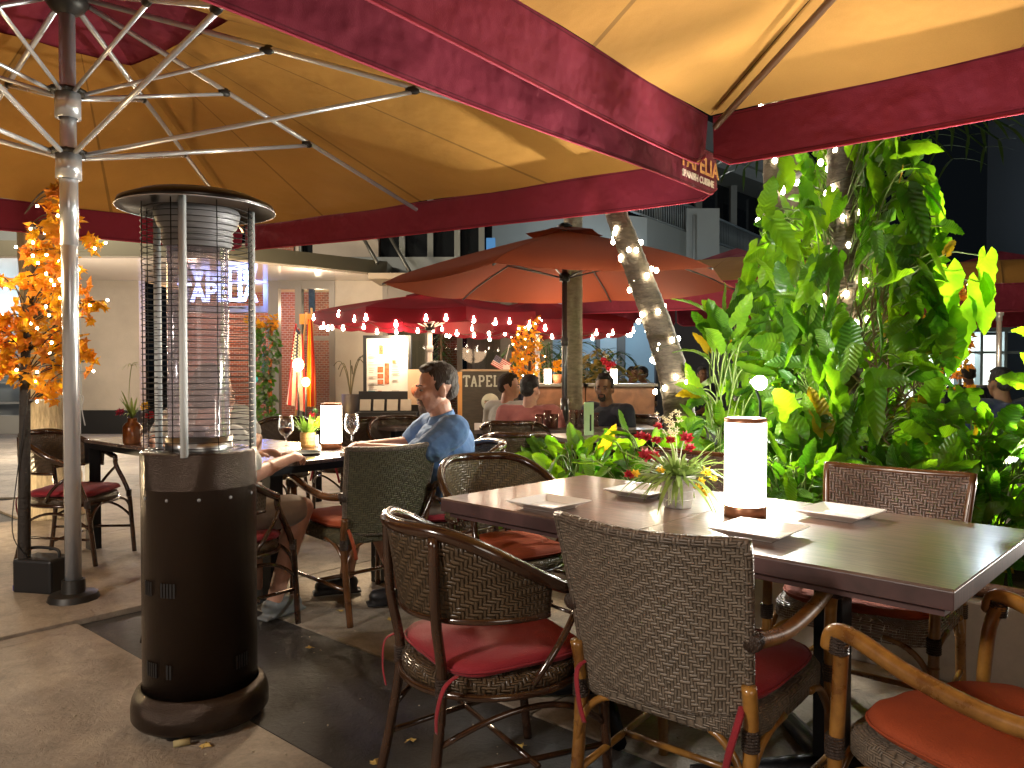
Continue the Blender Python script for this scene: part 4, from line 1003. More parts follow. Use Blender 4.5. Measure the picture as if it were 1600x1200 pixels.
for k in range(n+1):
    q = lerp(a, c, k/n); g.tube([q, q-Vector((0, 0, .75))], .022, 4)
B3(g, 'balcony_railing', M_rail)
g = G(); seg((Wb[0]-1, Wb[1]+3), (Wc[0]+1.5, Wc[1]+3), .2, 4.9, 7.9, g); B3(g, 'upper_glass', M_dkglass)
for k in range(6):
    q = lerp((Wb[0]-1, Wb[1]+2.6, 0), (Wc[0]+1.5, Wc[1]+2.6, 0), (k+.3)/6); g = G(); g.box((q.x, q.y, 6.3), (.22, .22, 3.1)); B3(g, 'post', M_teal)
g = G(); seg((Wb[0]-1.2, Wb[1]+1.4), (Wc[0]+2, Wc[1]+1.4), 2.5, 7.75, 8.1, g); B3(g, 'roof_beam', M_teal)
g = G()
for k in range(9):
    q = lerp((Wb[0]-1.2, Wb[1]+1.2, 0), (Wc[0]+2, Wc[1]+1.2, 0), k/9); q2 = lerp((Wb[0]-1.2, Wb[1]+1.2, 0), (Wc[0]+2, Wc[1]+1.2, 0), (k+1)/9)
    seg((q.x, q.y), (q2.x, q2.y), 2, 8.1, 9.2-.07*k+(.0), g)
B3(g, 'stepped_roof', M_teal)
lamp('terrace_wash_light', (3.5, 14.5, 6.5), 75, (1, 1, .93), .3)
# grey tower at the right edge of the frame
g = G(); g.box((X(1600, 30)+1.6, 30, 8), (3.8, 4, 18)); o = g.build('tower_block', mat('slate_wall', (.16, .18, .20), .8)); tag(o, 'plain slate-grey tower wall at the extreme right edge of the night sky', 'building')
lamp('tower_wash_light', (15, 24, 7), 90, (.7, .85, 1), .3)
# far restaurant behind the plants
YR = 15.0
rb = thing('shop_building', 'dark eatery with olive awning valances and a lit window wall behind the big climbing plant', 'building', (6, YR, 0)); O4 = Vector((6, YR, 0))
def B4(g, name, m, **k):
    o = g.build(name, m, rb, **k); o.location = -O4; return o
g = G(); wall_box(g, X(1040, YR), X(1330, YR), 0, 3.3, YR+1, .2); B4(g, 'wall', mat('dusk_wall', (.05, .055, .07), .8))
g = G()
for k in range(3): wall_box(g, X(1120+k*72, YR)+.02, X(1120+k*72+68, YR), 2.1+.35, 2.95, YR-.3, .03)
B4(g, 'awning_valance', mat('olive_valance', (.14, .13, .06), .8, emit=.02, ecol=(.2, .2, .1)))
for (p, z) in ((1120, 3), (1262, 3)):
    g = G(); wall_box(g, X(p, YR)-.08, X(p, YR)+.08, 0, 3.0, YR-.1, .15); B4(g, 'post', mat('dusk_post', (.10, .11, .13), .7))
text_mesh('valance_lettering', 'Trattoria', .24, M_cream, rb, Vector((X(1150, YR), YR-.36, 2.70))-O4, (R(90), 0, 0), .003)
g = G(); wall_box(g, X(1480, YR), X(1700, YR), 0, .3, YR+1, .2); wall_box(g, X(1480, YR), X(1700, YR), 2.0, 3.4, YR+1, .2)
for p in (1480, 1512, 1545, 1580, 1620): wall_box(g, X(p, YR), X(p+5, YR), .3, 2.0, YR+1, .2)
wall_box(g, X(1480, YR), X(1700, YR), 1.55, 1.6, YR+1.02, .1); B4(g, 'window_frame', mat('ice_frame', (.35, .45, .48), .5))
g = G(); wall_box(g, X(1480, YR), X(1700, YR), .3, 2.0, YR+2.6, .1); B4(g, 'lit_room_wall', mat('lit_room', (.8, .8, .7), .8, emit=.9, ecol=(.75, .85, .8), var=.3, vscale=1.5))
lamp('eatery_light', (X(1540, YR), YR+1.9, 1.8), 30, (.85, 1, 1), .1)
# ------------------------------------------------------------------ planter, plants, trees
rp = random.Random(21)
M_plw = mat('planter_plaster', (.42, .39, .35), .8, var=.2, vscale=3, bump=.3, bscale=50)
M_soil = mat('soil', (.05, .032, .02), .95, var=.5, vscale=20, bump=1, bscale=40)
pw = Vector((.78, 3.86, 0))       # a point on the planter's front face
def pl(a, b): return pw+D1*a+D2*b
t = thing('planter_wall', 'low pale plaster planter wall running behind the near table', 'planter', (pw.x, pw.y, 0)); PO = Vector((pw.x, pw.y, 0))
def quad(g, a0, a1, b0, b1, z0, z1): g.prism([(p.x, p.y) for p in (pl(a0, b0), pl(a1, b0), pl(a1, b1), pl(a0, b1))], z0, z1)
g = G(); quad(g, -1.05, 4.5, 0, .12, 0, .34); quad(g, -1.05, -.93, .12, 2.6, 0, .34); quad(g, -1.05, 4.5, 2.6, 2.72, 0, .34); o = g.build('wall', M_plw, t, bevel=.008); o.location = -PO
g = G(); quad(g, -.93, 4.5, .12, 2.6, .2, .29); o = g.build('soil', M_soil, t); o.location = -PO
g = G(); a = pl(.9, .09); b = pl(3.4, .05); g.tube([(a.x, a.y, .37), (lerp(a, b, .5).x, lerp(a, b, .5).y, .375), (b.x, b.y, .37)], .03, 8)
o = g.build('edging_log', mat('bark_log', (.12, .05, .02), .7, bump=.8, bscale=40, var=.4, vscale=10)); tag(o, 'reddish brown log lying along the top of the planter wall', 'log')
def leafmat(name, c, tlc, tl=.5, rough=.35):
    m = bpy.data.materials.new(name); m.use_nodes = True; nt = m.node_tree; b = nt.nodes['Principled BSDF']
    b.inputs['Roughness'].default_value = rough; b.inputs['Specular IOR Level'].default_value = .5
    tc = nt.nodes.new('ShaderNodeTexCoord'); ni = nt.nodes.new('ShaderNodeTexNoise'); ni.inputs['Scale'].default_value = 5; ni.inputs['Detail'].default_value = 3; nt.links.new(tc.outputs['Object'], ni.inputs[0])
    def ramp(cc, k):
        cr = nt.nodes.new('ShaderNodeValToRGB'); e = cr.color_ramp.elements; e[0].position = .35; e[1].position = .7
        e[0].color = (cc[0]*.55, cc[1]*.65, cc[2]*.6, 1); e[1].color = (min(1, cc[0]*1.5), min(1, cc[1]*1.2), cc[2], 1); nt.links.new(ni.outputs[0], cr.inputs[0]); return cr.outputs[0]
    nt.links.new(ramp(c, 1), b.inputs['Base Color'])
    sp = nt.nodes.new('ShaderNodeSeparateXYZ'); nt.links.new(tc.outputs['UV'], sp.inputs[0])
    v = nmath(nt, 'MULTIPLY', nmath(nt, 'ABSOLUTE', sp.outputs[0]), -.35); vv = nmath(nt, 'ADD', sp.outputs[1], v)
    st = nmath(nt, 'SINE', nmath(nt, 'MULTIPLY', vv, 60.0))
    bp = nt.nodes.new('ShaderNodeBump'); bp.inputs['Strength'].default_value = .5; bp.inputs['Distance'].default_value = .003; nt.links.new(st, bp.inputs['Height']); nt.links.new(bp.outputs[0], b.inputs['Normal'])
    t = nt.nodes.new('ShaderNodeBsdfTranslucent'); nt.links.new(ramp(tlc, 2), t.inputs[0])
    mx = nt.nodes.new('ShaderNodeMixShader'); mx.inputs[0].default_value = tl; out = nt.nodes['Material Output']
    nt.links.new(b.outputs[0], mx.inputs[1]); nt.links.new(t.outputs[0], mx.inputs[2]); nt.links.new(mx.outputs[0], out.inputs[0]); return m
M_leafA = leafmat('climber_leaf', (.10, .22, .015), (.27, .62, .012), .55)
M_leafB = leafmat('climber_leaf_deep', (.05, .13, .015), (.12, .40, .010), .45)
M_leafY = leafmat('yellowed_leaf', (.35, .27, .02), (.65, .45, .01))
M_vine = mat('green_stem', (.16, .22, .05), .5); M_root = mat('aerial_root', (.22, .14, .08), .7)
def big_leaf(g, base, d, up, L, w, droop, wav, ph, mi=0, lobes=True):
    """arrow-shaped wavy leaf; base = end of its stalk"""
    base = Vector(base); d = Vector(d).normalized(); up = Vector(up); side = d.cross(up).normalized(); up = side.cross(d).normalized()
    rows = [(-.20, .16), (-.13, .34), (-.03, .47), (.07, .52), (.17, .45), (.27, .50), (.37, .42), (.47, .47), (.57, .37), (.67, .40), (.77, .27), (.86, .24), (.94, .10), (1.0, .012)]
    vs = []; uv = []; fs = []
    for k, (t, ww) in enumerate(rows):
        tt = max(t, 0); c = base+d*(L*t)-Vector((0, 0, 1))*(droop*L*tt*tt)+up*(.03*L*math.sin(t*5+ph))
        half = w*ww*(1+.10*math.sin(t*15+ph)*wav)
        inner = .35 if (t < 0) else 0
        for s, q in ((-1, 1), (-1, .5), (0, 0), (1, .5), (1, 1)):
            off = half*q*s
            if t < 0 and q == 0: cc = base-d*(L*0.0)
            elif t < 0 and q == .5: cc = c+d*(L*.10)
            else: cc = c
            vs.append(cc+side*off+up*(abs(off)*.30-(.02*w*math.sin(t*17+ph+s)*wav if q == 1 else 0))); uv.append((off/w, t))
    for k in range(len(rows)-1):
        for j in range(4): fs.append((k*5+j, (k+1)*5+j, (k+1)*5+j+1, k*5+j+1))
    g.cur = mi; g._add(vs, fs, True, uv); g.cur = 0
OFFS = [Vector((0, 0, 0))]
def clear(p):
    c = Vector((0, 0, CAMZ)); d = (FLOOD-c); t = max(0, min(1, (p-c).dot(d)/d.length_squared)); return (p-(c+d*t)).length > .23
def climber(gl, gs, centre, rx, ry, n, zr, size, rr, widths=None, outward=1, aim=None, hang=.3, yel=.03):
    """petioles fan from around a trunk; a leaf at the end of each"""
    for k in range(n):
        z = zr[0]+(zr[1]-zr[0])*rr.random(); a = rr.uniform(0, 2*math.pi); f = widths(z) if widths else 1
        if f <= 0: continue
        rad = (rr.random()**.6)*f
        tip = Vector((centre[0]+math.cos(a)*rx*rad+centre[2]*(z-1), centre[1]+math.sin(a)*ry*rad, z))
        root = Vector((centre[0]+centre[2]*(z-1)+rr.uniform(-.06, .06)+math.cos(a)*rx*rad*.35, centre[1]+math.sin(a)*ry*rad*.35, z-rr.uniform(.1, .3)))
        gs.tube(bez(root, (root+tip)/2+Vector((0, 0, .12)), tip, 5), .0045, 4, cap=False)
        out = Vector((math.cos(a), math.sin(a), rr.uniform(-.9, .9)-hang))
        if rr.random() < .28: out.z += 1.5
        if not clear(tip+OFFS[0]): continue
        L = size*rr.uniform(.6, 1.25); upv = Vector((rr.uniform(-.7, .7), rr.uniform(-.7, .7), 1)) if rr.random() < .6 else Vector((rr.uniform(-1, 1), -1, rr.uniform(-.3, .6)))
        if out.normalized().cross(upv).length < .1: upv = Vector((1, 0, 0))
        mi = 2 if rr.random() < yel else (1 if rr.random() < .35 else 0)
        big_leaf(gl, tip, out, upv, L, L*rr.uniform(.36, .56), rr.uniform(0, .35), rr.uniform(.3, 1.3), rr.uniform(0, 6), mi)
MLV = [M_leafA, M_leafB, M_leafY]
# the big climber round its trunk
TX, TY = at(1318, 500, 4.35).x, 4.35
def wclimb(z):
    # half width against height, read from its outline
    pts = [(.3, .95), (.9, .75), (1.2, .62), (1.6, .60), (1.9, .55), (2.15, .50), (2.35, .36), (2.52, .18), (2.6, .05)]
    for (a, b), (c, d) in zip(pts, pts[1:]):
        if a <= z <= c: return b+(d-b)*(z-a)/(c-a)
    return .1
cl = thing('climbing_plant', 'huge floodlit climbing plant with wavy arrow-shaped leaves wrapped round the lit palm trunk', 'plant', (TX, TY, 0))
gl, gs = G(), G(); gl.M = gs.M = Matrix.Translation((-TX, -TY, 0))
OUT = [(205, 1335, 1375), (240, 1305, 1400), (300, 1300, 1450), (340, 1215, 1470), (400, 1215, 1480), (500, 1205, 1480), (560, 1190, 1485), (620, 1170, 1510), (700, 1165, 1560), (800, 1180, 1570)]
def span(y):
    for (a, b, c), (d, e, f) in zip(OUT, OUT[1:]):
        if a <= y <= d: k = (y-a)/(d-a); return b+(e-b)*k, c+(f-c)*k
    return 1200, 1400
for k in range(1250):
    y = 205+595*rp.random()**.85; l, r_ = span(y); Y = TY+rp.uniform(-.55, .6); f = rp.random()
    tip = at(l+(r_-l-75)*f, y, TY); tip = Vector((tip.x, Y, tip.z)); ins = abs(f-.5)*2
    tx_ = l+(r_-l)*f
    if not clear(tip): continue
    if 1272 < tx_ < 1350 and y < 470 and Y < TY+.25: continue
    if 1300 < tx_ < 1400 and 420 < y < 640 and Y < TY+.1 and rp.random() < .75: continue
    root = Vector((TX+(tip.x-TX)*.45+rp.uniform(-.05, .05), TY+(Y-TY)*.4, tip.z-rp.uniform(.05, .3)))
    gs.tube(bez(root, (root+tip)/2+Vector((0, 0, .10)), tip, 5), rp.uniform(.003, .0055), 4, cap=False)
    q = rp.random(); dz = -1.6 if q < .52 else (1.5 if q < .80 else .1)
    out = Vector(((f-.5)*1.6+rp.uniform(-.4, .4), rp.uniform(-.7, .5), dz)); L = .18*rp.uniform(.5, 1.4)
    upv = Vector((rp.uniform(-.8, .8), -1, rp.uniform(-.2, .5))) if rp.random() < .7 else Vector((rp.uniform(-1, 1), rp.uniform(-1, 1), .4))
    if out.normalized().cross(upv).length < .15: upv = Vector((1, 0, 0))
    big_leaf(gl, tip, out, upv, L, L*rp.uniform(.36, .54), rp.uniform(0, .45), rp.uniform(.4, 1.6), rp.uniform(0, 6), 2 if rp.random() < .035 else (1 if rp.random() < .35 else 0))
# a few outlying sprays
for (px, py, Y, L, dz) in ((1195, 330, 4.0, .2, 0), (1205, 345, 4.0, .24, -.5), (1540, 400, 4.2, .26, -1), (1530, 440, 4.2, .27, -1.4), (1480, 560, 4.1, .32, 1), (1500, 480, 4.2, .36, -1.6), (1480, 420, 4.2, .34, -1.5), (1380, 250, 4.2, .26, 1), (1330, 235, 4.2, .22, .6), (1440, 270, 4.3, .24, -1), (1455, 300, 4.3, .24, -.8), (1225, 290, 4.1, .22, 1)):
    p = at(px, py, Y); big_leaf(gl, p-Vector((TX*0, 0, 0)), (rp.uniform(-.4, .4), -.1, dz or .5), (rp.uniform(-.3, .3), -1, .1), L, L*.5, .1, 1, rp.uniform(0, 6))
    gs.tube(bez(p, lerp(p, (TX, TY, p.z), .5)+Vector((0, 0, .1)), (TX, TY, p.z-.1), 5), .004, 4, cap=False)
gl.build('foliage', MLV, cl); gs.build('stems', M_vine, cl)
g = G(); g.M = Matrix.Translation((-TX, -TY, 0))
for k in range(170):
    a = rp.uniform(0, 6.28); z = rp.uniform(.7, 1.9); x = TX+.13+math.cos(a)*.20; y = TY-.05+math.sin(a)*.18
    g.tube(spl([(x, y, z), (x+rp.uniform(-.08, .1), y-.04, z-.1), (x+rp.uniform(-.08, .1), y-.02, z-.22), (x+rp.uniform(-.1, .1), y, z-.35)], 3), rp.uniform(.003, .008), 5, cap=False)
g.build('aerial_roots', M_root, cl)
# lower bushes of the same leaves, one thing per clump
def bush(label, px, py, Y, rx, ry, h, n, size, seed, grp='leafy bushes in the planter', hang=.1):
    rr = random.Random(seed); p = at(px, py, Y); t = thing('leafy_bush', label, 'bush', (p.x, p.y, .29), 0, grp); OFFS[0] = Vector((p.x, p.y, .29))
    a, b = G(), G(); climber(a, b, (0, 0, 0), rx, ry, n, (.03, h), size, rr, lambda z: 1.05-.55*(z/h)**2, hang=hang); a.build('foliage', MLV, t); b.build('stems', M_vine, t)
bush('low bush of rounded leaves spilling toward the flower pot', 1010, 700, 4.3, .45, .40, .62, 120, .17, 5)
bush('dense green bush between the man in black and the near table', 905, 700, 4.75, .52, .45, .48, 170, .16, 6)
bush('bright leafy plant rising just beside the leaning lit trunk', 1132, 600, 4.4, .24, .3, 1.32, 88, .21, 7, hang=-.5)
bush('leafy mass low at the right border, under the person in navy', 1540, 720, 3.75, .55, .45, .72, 210, .2, 8)
bush('shaded bush directly behind the open-weave chair', 1400, 740, 3.55, .5, .35, .50, 130, .18, 9)
bush('bush in shade just beyond the glowing lamp', 1230, 720, 3.75, .42, .3, .55, 110, .17, 10)
bush('tall leafy spray at the extreme right end of the planter', 1655, 700, 3.52, .2, .2, 1.15, 42, .2, 12, hang=-.4)
# leaning palm trunk with fairy lights
M_bark = mat('palm_bark', (.135, .105, .075), .85, var=.45, vscale=14, bump=.8, bscale=30, stretch=(1, 1, 3))
M_bulb = mat('fairy_bulb', (1, .9, .7), .4, emit=30, ecol=(1, .88, .62))
M_bulb.cycles.emission_sampling = 'NONE'
M_wire = mat('light_wire', (.05, .07, .04), .5)
def trunk(label, pts, r, name='palm_tree', fronds=0):
    t = thing(name, label, 'tree', (pts[0][0], pts[0][1], 0)); o = Vector((pts[0][0], pts[0][1], 0))
    P = [Vector(p)-o for p in spl(pts, 24)]; n = len(P); rr = [(r[0]+(r[1]-r[0])*k/(n-1))*(1+.035*(k % 4 == 0)) for k in range(n)]
    g = G(); g.tube(P, rr, 20); g.build('trunk', M_bark, t)
    if fronds:
        g = G(); top = P[-1]
        for k in range(fronds):
            a = k*2.4; d = Vector((math.cos(a), math.sin(a), .5)); Q = [top+d*s*1.6-Vector((0, 0, 1))*(s*s*1.1) for s in [j/8 for j in range(9)]]
            g.tube(Q, .012, 4)
            for j in range(1, 9):
                for s in (-1, 1): blade(g, Q[j], d.cross(Vector((0, 0, 1)))*s+d*.5-Vector((0, 0, .3)), .5, .02, .4, 4)
        g.build('fronds', M_dgreen, t)
    return t, P, rr
def string_on(label, P, rr, o, turns, nb, seed, r=.0155, jitter=.02, sag=.0, lo=0, hi=1):
    rs = random.Random(seed); t = thing('string_lights', label, 'string lights', o, 0, 'fairy lights wound on trunks')
    n = 160; W_ = []
    for k in range(n+1):
        s = lo+(hi-lo)*k/n; f = s*(len(P)-1); i = min(int(f), len(P)-2); c = lerp(P[i], P[i+1], f-i); rad = rr[i]+.006; a = turns*2*math.pi*k/n
        W_.append(c+Vector((math.cos(a)*rad, math.sin(a)*rad, 0)))
    g = G(); g.tube(W_, .002, 4); g.build('wire', M_wire, t)
    g = G(); g.ell((0, 0, 0), (r, r, r*1.25), 8, 6); first = None
    for k in range(nb):
        i = int((k+.5)/nb*n)
        p = W_[i]+Vector((rs.uniform(-jitter, jitter), rs.uniform(-jitter, jitter), rs.uniform(-jitter, jitter)))
        if first is None: b = first = g.build('bulb', M_bulb, t)
        else: b = first.copy(); COL.objects.link(b)
        b.location = p
    return t
tp = [tuple(at(1068, 690, 4.75)), tuple(at(1060, 630, 4.78)), tuple(at(1032, 520, 4.85)), tuple(at(995, 420, 4.98)), tuple(at(965, 340, 5.12)), tuple(at(925, 240, 5.5))]
tp[0] = (tp[0][0], tp[0][1], .29)
t, P, rr = trunk('leaning dark palm trunk wound with fairy lights, between the red parasols and the bright bush', tp, (.105, .062))
string_on('fairy lights spiralled up the leaning trunk beside the bright bush', P, rr, t.location, 8, 62, 1, r=.014, jitter=.03, lo=.18)
T2 = [(TX, TY, .29), (TX, TY, 1.4), (TX-.0, TY, 2.3), (TX-.02, TY, 3.0)]
t, P, rr = trunk('upright lit palm trunk inside the huge climbing plant', T2, (.11, .085)); string_on('fairy lights on the upright trunk inside the climbing plant', P, rr, t.location, 9, 50, 2, lo=.3, jitter=.03)
q = at(1211, 400, 5.2); q2 = at(1335, 300, 5.6)
t, P, rr = trunk('pale slim palm trunk hung with fairy lights, left of the climbing plant', [(q.x+.02, 5.2, .29), (q.x, 5.2, 1.6), (q.x-.02, 5.2, 3.1)], (.075, .065)); string_on('fairy lights on the pale slim trunk left of the climbing plant', P, rr, t.location, 8, 46, 3, lo=.35, jitter=.035)
t, P, rr = trunk('thin palm trunk with clustered fairy lights right behind the upright trunk', [(q2.x+.02, 5.6, .29), (q2.x, 5.6, 1.8), (q2.x+.01, 5.6, 3.3)], (.07, .06)); string_on('fairy lights clustered on the thin trunk behind the climbing plant', P, rr, t.location, 9, 50, 4, lo=.45, jitter=.03)
q3 = at(1238, 330, 7.5); trunk('rough unlit palm trunk standing behind the white lamp disc', [(q3.x, 7.5, 0), (q3.x, 7.5, 2), (q3.x+.02, 7.5, 4.4)], (.12, .10), fronds=0)
q4 = at(1345, 210, 10); trunk('dark palm with a faint frond crown against the night sky', [(q4.x, 10, 0), (q4.x, 10, 2.5), (q4.x, 10, 4.4)], (.14, .12), fronds=14)
q5 = at(895, 600, 7.6); t, P, rr = trunk('straight grey palm trunk beside the grey parasol pole', [(q5.x, 7.6, 0), (q5.x, 7.6, 2.0), (q5.x, 7.6, 4.2)], (.098, .088))
kids(t)[0].data.materials[0] = mat('grey_palm_bark', (.36, .34, .25), .85, var=.3, vscale=12, bump=.8, bscale=30, stretch=(1, 1, 3))
q6 = at(72, 700, 6.3)
M_ptrunk = mat('pale_palm_bark', (.50, .41, .27), .85, var=.35, vscale=10, bump=.9, bscale=22, stretch=(4, 4, .6))
t, P, rr = trunk('thick pale palm trunk lit from the street, behind the orange lit tree', [(q6.x-.06, 6.5, 0), (q6.x-.10, 6.5, 1.3), (q6.x-.22, 6.5, 2.9)], (.235, .12))
kids(t)[0].data.materials[0] = M_ptrunk
# ---- artificial orange maple with lights, beside the chrome pole
M_maple = leafmat('orange_maple_leaf', (.85, .30, .008), (1, .48, .012), .45, .5)
M_maple_r = leafmat('rust_maple_leaf', (.70, .20, .01), (.9, .30, .01), .4, .5)
def maple(g, c, d, up, s, mi=0):
    c = Vector(c); d = Vector(d).normalized(); side = d.cross(Vector(up)); side = side.normalized() if side.length > .05 else d.orthogonal().normalized(); nrm = side.cross(d)
    pts = [(0, -.1), (.16, -.05), (.45, -.12), (.36, .14), (.62, .36), (.30, .36), (.22, .52), (0, 1.0), (-.22, .52), (-.30, .36), (-.62, .36), (-.36, .14), (-.45, -.12), (-.16, -.05)]
    ctr = c+d*s*.25; vs = [ctr+nrm*s*.06]; uv = [(0, .25)]
    for (x, y) in pts: vs.append(c+side*(x*s)+d*(y*s)+nrm*(s*.10*math.sin(x*7+y*5)-abs(x)*s*.15)); uv.append((x, y))
    g.cur = mi; g._add(vs, [(0, k+1, (k+1) % len(pts)+1) for k in range(len(pts))], False, uv); g.cur = 0
def maple_tree(label, base, h, clusters, seed, leaf, nleaf, tr, lights=60, rb=.008, grp='lit artificial maples', lab2=''):
    rs = random.Random(seed); t = thing('maple_tree', label, 'tree', base, 0, grp)
    g = G(); g.tube(spl([(0, 0, .02), (tr*.3, 0, h*.35), (tr*.9, 0, h*.7), (tr*2.2, 0, h*.98)], 8), [tr*(1-.5*k/24) for k in range(25)], 10); g.build('trunk', mat('fake_bark', (.028, .022, .018), .7, bump=.8, bscale=50), t)
    g = G(); gl = G(); L = []
    for (cx, cz, r, n) in clusters:
        for k in range(int(n*1.35)):
            a = rs.uniform(0, 6.28); rr_ = r*rs.random()**.5; el = rs.uniform(-1, 1)
            p = Vector((cx+math.cos(a)*rr_, math.sin(a)*rr_*.8-.02, cz+el*r*.8)); d = Vector((rs.uniform(-1, 1), rs.uniform(-1, .6), rs.uniform(-1, .5)))
            maple(gl, p, d, (rs.uniform(-1, 1), rs.uniform(-1, 1), .6), leaf*rs.uniform(.7, 1.2), 0 if rs.random() < .72 else 1)
            if k % 7 == 0: root = Vector((tr*.8, 0, cz-.12)); g.tube(bez(root, (root+p)/2+Vector((0, 0, .06)), p, 4), .0035, 4, cap=False)
            if k % 2 == 0: L.append(p+Vector((math.cos(a)*.03, math.sin(a)*.03-.015, rs.uniform(-.03, .03))))
    g.build('branches', mat('fake_twig', (.03, .018, .014), .6), t); gl.build('crown', [M_maple, M_maple_r], t)
    st = thing('string_lights', lab2, 'string lights', base, 0, 'fairy lights on maples'); rs.shuffle(L); g = G(); L = L[:lights]
    g2 = G(); LL = sorted(L, key=lambda p: p.z)
    for a, b in zip(LL, LL[1:]): g2.tube(bez(a, (a+b)/2-Vector((0, 0, .02)), b, 3), .0012, 3, cap=False)
    g2.build('wire', M_wire, st)
    g.ell((0, 0, 0), rb, 6, 5); first = None
    for p in L:
        if first is None: b = first = g.build('bulb', M_bulb, st)
        else: b = first.copy(); COL.objects.link(b)
        b.location = p
    return t
mb = gnd(38, 925)
def mz(px, py): p = at(px, py, mb.y-.0); return (p.x-mb.x, p.z)
cl_ = []
for (px, py, r, n) in ((100, 300, .05, 14), (98, 335, .08, 30), (85, 375, .11, 40), (75, 415, .13, 46), (100, 440, .10, 34), (70, 470, .17, 56), (115, 475, .12, 40), (20, 515, .12, 34), (75, 520, .12, 36), (105, 550, .13, 40), (25, 560, .10, 28), (90, 600, .11, 28), (138, 560, .05, 10), (-10, 520, .1, 20), (147, 380, .045, 9), (160, 478, .03, 5), (-5, 440, .05, 8), (45, 585, .08, 14)):
    x, z = mz(px, py); cl_.append((x, z, r, n))
maple_tree('artificial maple with orange leaves and fairy lights tied to the chrome pole', (mb.x, mb.y, 0), 2.1, cl_, 5, .068, 0, .036, 90, .0075, lab2='fairy lights strung through the near orange maple')
lamp('maple_glow_light', (mb.x+.0, mb.y-.25, 1.75), 5, (1, .68, .32), .12)
# its power box
t = thing('power_box', 'black portable speaker-like box with orange side and loop handle at the foot of the maple', 'power box', (mb.x+.10, mb.y+.02, 0), -.2)
g = G(); g.box((0, 0, .10), (.25, .18, .19)); g.build('case', M_black, t, bevel=.015)
g = G(); g.box((-.127, 0, .11), (.012, .15, .12)); g.build('side_panel', mat('orange_plastic', (.55, .09, .02), .5), t, bevel=.004)
g = G(); g.box((-.128, 0, .03), (.013, .15, .03)); g.build('blue_strip', mat('blue_plastic', (.03, .04, .35), .5), t)
g = G(); g.tube(spl([(-.10, 0, .19), (-.09, 0, .235), (0, 0, .245), (.09, 0, .235), (.10, 0, .19)], 5), .009, 8); g.build('handle', M_black, t)
g = G(); g.tube(spl([(mb.x+.04, mb.y-.03, .2), (mb.x-.03, mb.y-.05, .35), (mb.x+.0, mb.y-.04, .7), (mb.x+.06, mb.y-.04, 1.1)], 6), .003, 5); o = g.build('power_cord', M_black, t); o.matrix_parent_inverse = Matrix.LocRotScale(t.location, Euler((0, 0, -.2)), None).inverted()
g = G(); a = at(40, 625, mb.y); b = at(127, 617, mb.y); c = at(128, 640, mb.y); g.tube(spl([a, lerp(a, b, .5)-Vector((0, .03, .01)), b, c, at(133, 665, mb.y)], 5), .003, 5); o = g.build('tie_wire', mat('tie_grey', (.4, .4, .4), .5)); tag(o, 'grey tie wire between the maple trunk and the chrome pole', 'wire')
mb3 = at(1470, 640, 5.9)
maple_tree('thin orange maple showing in bits through the right side of the climber', (mb3.x, mb3.y, 0), 1.8, [(.10, 1.85, .10, 18), (-.02, 1.65, .14, 20), (.16, 1.45, .12, 18), (-.25, 1.4, .12, 12), (.10, 1.2, .14, 22)], 19, .065, 0, .02, 14, .007, lab2='sparse fairy lights in the thin orange maple behind the climber')
# second small maple by the far red parasols
mb2 = at(825, 640, 8.9)
maple_tree('small far orange maple standing under the edge of the red parasols', (mb2.x, mb2.y, 0), 1.9, [(0, 1.75, .13, 60), (.0, 1.5, .17, 90), (-.03, 1.25, .2, 90), (0, 1.05, .12, 40)], 9, .06, 0, .025, 26, .007, lab2='fairy lights in the small far orange maple')
# ------------------------------------------------------------------ people
def V(*a): return Vector(a)
def hand(g, w, d, n, curl=.9, s=1.0, side=1, r=1.0):
    """w wrist, d pointing direction, n palm normal"""
    d = Vector(d).normalized(); n = Vector(n); n = (n-d*n.dot(d)).normalized(); x = d.cross(n)*side
    M3 = Matrix((x, d, n)).transposed(); w = Vector(w)
    g.ell(w+d*.048*s, (.040*s, .052*s, .017*s), 12, 8, M3); g.cone(w-d*.01, .026*s, w+d*.03*s, .026*s, 10)
    for i, (ox, L) in enumerate(((-.030, .066), (-.010, .076), (.011, .072), (.030, .056))):
        p = w+d*.088*s+x*ox*s; dd = d.copy(); rr = .0092*s*r
        for k, f in enumerate((.42, .33, .25)):
            ang = curl*(.55+.35*k)+.05*i; dd = (dd*math.cos(ang)+n*math.sin(ang)).normalized(); q = p+dd*L*f*s*1.15
            g.cone(p, rr, q, rr*.9, 8); p = q; rr *= .92
    p = w+d*.025*s-x*.035*s; q = p+(d*.6-x*.55+n*.45).normalized()*.040*s; g.cone(p, .012*s, q, .0105*s, 8); g.cone(q, .0105*s, q+(d*.75+n*.6+x*.15).normalized()*.032*s, .009*s, 8)
def skinmat(n, c): return mat(n, c, .5, var=.15, vscale=18, bump=.15, bscale=90)
def cloth(n, c): return mat(n, c, .85, var=.12, vscale=6, bump=.5, bscale=9, sheen=.2)
wr_tex = bpy.data.textures.new('wrinkle', 'CLOUDS'); wr_tex.noise_scale = .11; wr_tex.noise_depth = 3
hair_tex = bpy.data.textures.new('hair_lumps', 'CLOUDS'); hair_tex.noise_scale = .018; hair_tex.noise_depth = 3
